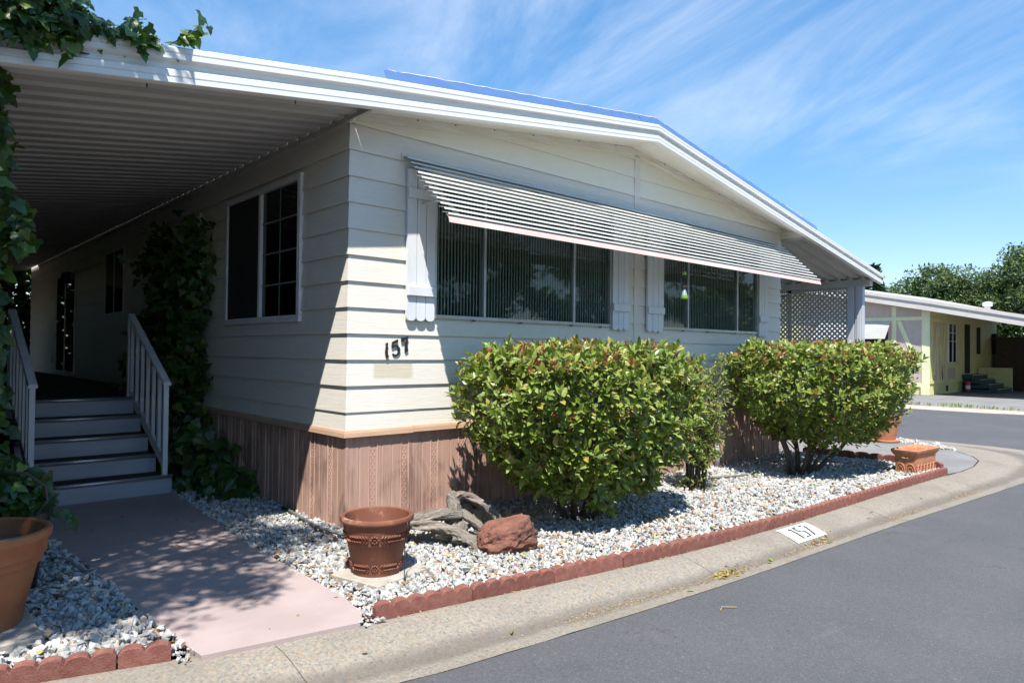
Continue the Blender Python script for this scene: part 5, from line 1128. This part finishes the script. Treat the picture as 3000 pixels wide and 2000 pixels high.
# side wall timbers
MB().prism([(25.45, nb_y-.012, .5), (26.75, nb_y-.012, .5), (26.75, nb_y-.012, 2.62), (25.45, nb_y-.012, 2.62)], [(25.45, nb_y-.001, .5), (26.75, nb_y-.001, .5), (26.75, nb_y-.001, 2.62), (25.45, nb_y-.001, 2.62)]).build('stucco_panel', m_nbpink, nb)
nby('stucco_panel', 27.05, 28.0, .55, .95, m_nbpink, .012)
def nbeam(x0, z0, x1, z1, w=.11):
    MB().prism([(x0-w/2, nb_y-.03, z0), (x0+w/2, nb_y-.03, z0), (x1+w/2, nb_y-.03, z1), (x1-w/2, nb_y-.03, z1)], [(x0-w/2, nb_y-.0125, z0), (x0+w/2, nb_y-.0125, z0), (x1+w/2, nb_y-.0125, z1), (x1-w/2, nb_y-.0125, z1)]).build('timber', m_nbyel, nb)
for a_ in ((25.5, .7, 25.85, 2.6), (25.9, .5, 25.9, 2.62), (26.42, .55, 25.98, 2.6), (26.36, .5, 26.36, 2.62), (26.45, .55, 26.72, 2.6)): nbeam(*a_)
nby('timber', 25.02, 29, .40, .52, m_nbyel, .035); nby('timber', 25.02, 29, 2.62, 2.78, m_nbyel, .035)
nw = nby('window', 27.08, 28.12, 1.10, 1.18, m_nbyel, .05)
nby('pane', 27.16, 28.04, 1.1805, 2.6, m_dark, .015, nw); nby('pane', 27.16, 28.04, 1.1805, 2.6, m_glass2, .022, nw)
for x in (27.08, 27.57, 28.04): nby('window_frame', x, x+.08, 1.181, 2.6, m_vinyl, .04, nw)
for z in (1.95, 2.27): nby('muntin', 27.17, 28.03, z, z+.025, m_vinyl, .03, nw)
nd = nby('door', 29.05, 29.85, .72, 2.66, m_dark, .03); nby('door_frame', 28.97, 29.049, .72, 2.72, m_nbyel, .045, nd); nby('door_frame', 29.851, 29.93, .72, 2.72, m_nbyel, .045, nd)
nby('window', 30.9, 31.35, 1.5, 2.6, m_dark, .03); nby('electric_meter', 33.2, 33.6, 1.5, 2.4, m_dark, .15)
for x in (25.9, 26.9, 28.2): nby('crawl_vent' if x == 26.9 else 'skirt_batten', x, x+(.22 if x == 26.9 else .04), .1, .3, m_dark if x == 26.9 else m_nbyel, .014)
# neighbour's window awning on the gable
na = nbx('awning', 4.62, 7.4, 2.66, 2.70, m_nbtrim, .05)
for k in range(9):
    z = 2.64-k*.072; x = NX-.06-k*.065
    MB().prism([(x, 4.64, z), (x, 7.3, z), (x-.07, 7.3, z-.022), (x-.07, 4.64, z-.022)], [(x-.004, 4.64, z-.012), (x-.004, 7.3, z-.012), (x-.074, 7.3, z-.062), (x-.074, 4.64, z-.062)]).build('slat', m_slat, na)
nbx('window', 4.75, 7.2, 1.35, 2.3, m_dark, .03)
# roof, carport and fascia as one long rake
def nb_band(y0, y1, zo0, zo1, x0, x1, mt, name):
    ys_ = [y0]+[q for q in (3.39, 8.0, 12.6) if y0 < q < y1]+[y1]
    for a, b in zip(ys_[:-1], ys_[1:]):
        MB().prism([(x0, a, nfas(a)+zo0), (x0, b, nfas(b)+zo0), (x0, b, nfas(b)+zo1), (x0, a, nfas(a)+zo1)], [(x1, a, nfas(a)+zo0), (x1, b, nfas(b)+zo0), (x1, b, nfas(b)+zo1), (x1, a, nfas(a)+zo1)]).build(name, mt, nb)
nb_band(-2.5, 17, .0, .15, NX-.46, NX-.40, m_nbfas, 'fascia'); nb_band(-2.5, 17, .15, .25, NX-.43, NX-.40, m_nbfas, 'fascia'); nb_band(-2.5, 17, .25, .37, NX-.49, NX-.40, m_nbfas, 'fascia')
nb_band(-2.5, 17, .24, .30, NX-.399, NX+9, m_nbfas, 'roof'); nb_band(2.9, 13, .37, .44, NX-.38, NX+9, m_vinyl, 'roof_cap')
MB().lathe([(0, 0), (.09, 0), (.09, .35), (.0, .351)], (26.5, 1.98, 2.82), 14).build('vent_pipe', m_vinyl, nb, auto=40); MB().lathe([(0, 0), (.15, 0), (.15, .14), (.0, .17)], (26.5, 1.98, 3.18), 14).build('vent_cap', m_vinyl, nb, auto=40)
for y in (-2.2,):
    for x in (NX, NX+4.4, NX+8.8): box_o('carport_post', (x-.05, x+.05, y-.05, y+.05, -.1, nfas(y)+.24), m_nbfas, nb)
ns = root('neighbour_steps', (29.7, 2.9, 0), 'dark green steps at the neighbour door under the far carport', 'steps')
for k in range(4):
    box_o('step', (28.85, 31.0, 2.2+.28*k, 3.36, .172*k-.05, .172*(k+1)), m_green, ns); box_o('nosing', (28.85, 31.0, 2.185+.28*k, 2.1999+.28*k, .172*(k+1)-.03, .172*(k+1)+.002), m_alu, ns)
box_o('side_wall', (31.01, 31.12, 2.2, 3.36, 0, .95), m_nbyel, ns)
fe = root('fire_extinguisher', (28.6, 3.15, 0), 'red extinguisher standing by the neighbour steps', 'extinguisher')
MB().lathe([(0, 0), (.075, 0), (.08, .02), (.08, .36), (.05, .42), (.03, .44), (0, .44)], (28.55, 3.1, .02), 14).build('cylinder', m_red, fe, auto=40); MB().lathe([(.081, .12), (.0815, .26)], (28.55, 3.1, .02), 14).build('sticker', m_vinyl, fe); MB().tube([(28.55, 3.1, .45), (28.55, 3.1, .50), (28.45, 3.05, .52)], .02, 5).build('valve', m_black, fe)
bn = root('storage_bin', (32.5, 1.2, 0), 'black wheeled bin in the shade of the far carport', 'bin')
MB().loft([[(32.2+sx*.28*s, 1.0+sy*.30*s, z) for sx, sy in ((-1, -1), (1, -1), (1, 1), (-1, 1))] for z, s in ((0.0, .82), (.95, 1), (.99, 1.06), (1.03, 1.06))]).build('bin_body', m_black, bn); box_o('lid', (31.89, 32.51, .66, 1.34, 1.031, 1.08), m_black, bn, .01)
# far kerb, driveway
m_far = mat('tan_far_kerb', (.46, .38, .30), (.38, .32, .26), (5, 5, 5), rough=.9)
fk = sheet('far_kerb', [19.9, 20.0, 20.35, 20.5], np.linspace(-14, 30, 45), lambda x, y: {19.9: -.168, 20.0: -.13, 20.35: -.10, 20.5: -.098}[x]+.006*mnoise.noise(Vector((0, y, 0))), m_far)
sheet('driveway', [20.45, 24.9, 40], [-14, 30], lambda x, y: {20.45: -.103, 24.9: -.01, 40: -.005}[x], m_pad)
P_ = np.stack([g.normal(20.45, .06, 420), g.choice(np.linspace(-4, 5, 17), 420)+g.normal(0, .2, 420), np.full(420, -.09)], 1)
w_ = leaf_mass('kerb_weeds', SMALL, P_, g.normal(0, .4, (420, 3))+np.array([0, 0, 1]), g.normal(0, 1, (420, 3)), g.uniform(.05, .14, 420), [m_nandina]); tag(w_, 'small weeds along the far kerb', 'weeds', kind='stuff')

# ------------------------------------------------------------------ trees behind
TG = 'trees beyond the neighbour home'
blob_tree('oak_tree', (43.4, 7.8, -.3), 'broad green oak behind the neighbour roof, left of the vent pipe', ((43.4, 7.7, 4.5), (3.7, 3.7, 2.75)), 24000, .21, m_oak, 51, .3, TG, clumps=95)
blob_tree('oak_tree', (42.8, 3.0, -.3), 'dense green oak behind the vent pipe at the right edge', ((42.8, 3.0, 4.7), (3.9, 3.9, 3.0)), 24000, .21, m_oak, 52, .3, TG, clumps=95)
blob_tree('oak_tree', (35.6, -2.4, -.3), 'nearer oak mostly outside the right edge with one sprig in view', ((35.6, -2.9, 7.4), (4.0, 4.0, 3.2)), 20000, .22, m_oak, 53, .3, TG, clumps=60)
blob_tree('oak_tree', (50, 1.0, -.3), 'pale green tree seen far beneath the neighbour carport', ((50, 1.0, 3.6), (5.0, 5.0, 3.4)), 16000, .30, m_oak, 54, .3, TG, clumps=60)
def conifer():
    g = np.random.default_rng(61); b = (50.2, 14.5, -.3); rt = root('conifer_tree', b, 'dark conifer showing above the neighbour roof by the lattice', 'tree', TG); H = 7.7; pos, d = [], []
    for k in range(900):
        t = g.uniform(.12, 1)**.9; r = (1-t)*3.1*g.uniform(.7, 1.1)+.15; a = g.uniform(0, 6.28); z = H*t
        for j in range(9): w = g.uniform(.2, 1); pos.append((b[0]+r*w*math.cos(a)+g.normal(0, .06), b[1]+r*w*math.sin(a)+g.normal(0, .06), z-.35*r*w*w+.15+g.normal(0, .05))); d.append((math.cos(a)+g.normal(0, .5), math.sin(a)+g.normal(0, .5), g.normal(-.1, .4)))
    n = len(pos); leaf_mass('crown', SMALL, np.array(pos), np.array(d), g.normal(0, .5, (n, 3))+np.array([0, 0, 1]), g.uniform(.2, .42, n), [m_pine], None, rt)
    MB().tube([b, (b[0], b[1], H-.3)], [.22, .03], 8).build('trunk', m_bark, rt)
conifer()
for i, (x, y, rx, h, lb) in enumerate(((37.5, 2.6, 1.5, 2.0, 'dark shrub at the back of the far carport'), (38.5, .2, 1.7, 2.2, 'round shrub beyond the far carport at the right edge'), (37.5, 6.5, 2.0, 2.0, 'dark shrub hidden behind the neighbour home'))):
    blob_tree('shrub', (x, y, -.1), lb, ((x, y, h*.5), (rx, rx, h*.55)), 5000, .13, m_oak, 70+i, .05, 'shrubs behind the far carport', clumps=24, cat='shrub')

# planting added outside the frame: hedges shade the carport, trees darken the window reflections
def hedge(name, x0, x1, y0, y1, z1, label, n, seed, ls=.14):
    g = np.random.default_rng(seed); rt = root(name, ((x0+x1)/2, (y0+y1)/2, gz(0)), label, 'hedge')
    P = np.stack([g.uniform(x0, x1, n), g.uniform(y0, y1, n), g.uniform(-.05, 1, n)*z1], 1); P[:, 2] *= 1+.12*np.sin(P[:, 1]*1.7)
    leaf_mass('foliage', SMALL, P, g.normal(0, 1, (n, 3)), g.normal(0, 1, (n, 3)), g.uniform(.7, 1.4, n)*ls, [m_oak], None, rt)
    for k in range(6): t = (k+.5)/6; xx, yy = x0+(x1-x0)*(.5 if x1-x0 < y1-y0 else t), y0+(y1-y0)*(t if x1-x0 < y1-y0 else .5); MB().tube([(xx, yy, -.1), (xx+.05, yy, z1*.8)], [.05, .02], 6).build('stem', m_bark, rt)
hedge('filler_hedge', -4.7, -3.0, -.5, 13.0, 2.62, 'added tall hedge beyond the ivy at left, blocking side light into the carport', 34000, 81, .24)  # added blocker: keeps sky light off the side wall
hedge('filler_hedge', -4.5, 3.4, 15.0, 16.3, 3.8, 'added dark hedge blocking light from the far end of the carport', 22000, 82, .25)  # added blocker: stops light entering at the back of the carport
for i, (x, y) in enumerate(((7, -17), (14, -16), (21, -15), (29, -14.5), (0, -18))):
    blob_tree('reflection_tree', (x, y, -.1), ['added leafy tree across the street nearest the viewpoint', 'second added tree across the street from the bushes', 'third added tree across the street from the clay trough', 'farthest added tree across the street past the corner', 'added tree across the street behind the left hand side'][i], ((x, y, 3.6), (3.9, 2.6, 3.4)), 5000, .42, m_oak, 90+i, .2, 'trees added across the street to darken window reflections', clumps=34)

hedge('filler_hedge', -7.6, -5.2, -5.0, .8, 4.6, 'added tall hedge left of the viewpoint, blocking sky light into the carport', 12000, 83, .26)  # unseen hedge added to cut ambient light under the carport
hedge('filler_hedge', 40.0, 41.2, -12.0, 9.0, 3.4, 'low green hedge far beyond the neighbour carport', 16000, 84, .25)

blob_tree('shade_tree', (-8.0, -1.2, gz(-5)), 'added second tree further left of the view, blocking sky light above the hedge', ((-7.3, -1.6, 6.0), (2.6, 3.2, 2.2)), 6000, .22, m_oak, 43, .16, clumps=46)  # unseen crown added to cover sky and darken the carport

# a far wood closing the horizon
def far_wood():
    g = np.random.default_rng(120); n = 26000; a = g.uniform(math.radians(-14), math.radians(40), n); r = g.uniform(74, 84, n)
    P = np.stack([CAM.x+r*np.cos(a), CAM.y+r*np.sin(a), np.zeros(n)], 1); top = 5.5+1.6*np.sin(a*23)+1.1*np.sin(a*57+1); P[:, 2] = -.3+top*g.uniform(0, 1, n)
    o = leaf_mass('far_wood', SMALL, P, g.normal(0, 1, (n, 3)), g.normal(0, 1, (n, 3)), g.uniform(.5, 1.0, n), [m_oak]); tag(o, 'distant belt of green trees on the horizon', 'wood', kind='stuff')
far_wood()

sh = root('storage_shed', (33.4, 1.2, 0), 'dark brown storage shed at the back of the far carport', 'shed')
box_o('shed_wall', (33.0, 35.0, -.6, 3.2, -.02, 2.15), m_bark, sh); box_o('shed_roof', (32.9, 35.1, -.75, 3.3, 2.151, 2.24), m_bark, sh); sd = box_o('door', (32.96, 32.999, .6, 1.5, .05, 1.95), m_twig, sh); box_o('handle', (32.93, 32.959, .68, .72, .95, 1.08), m_black, sd)
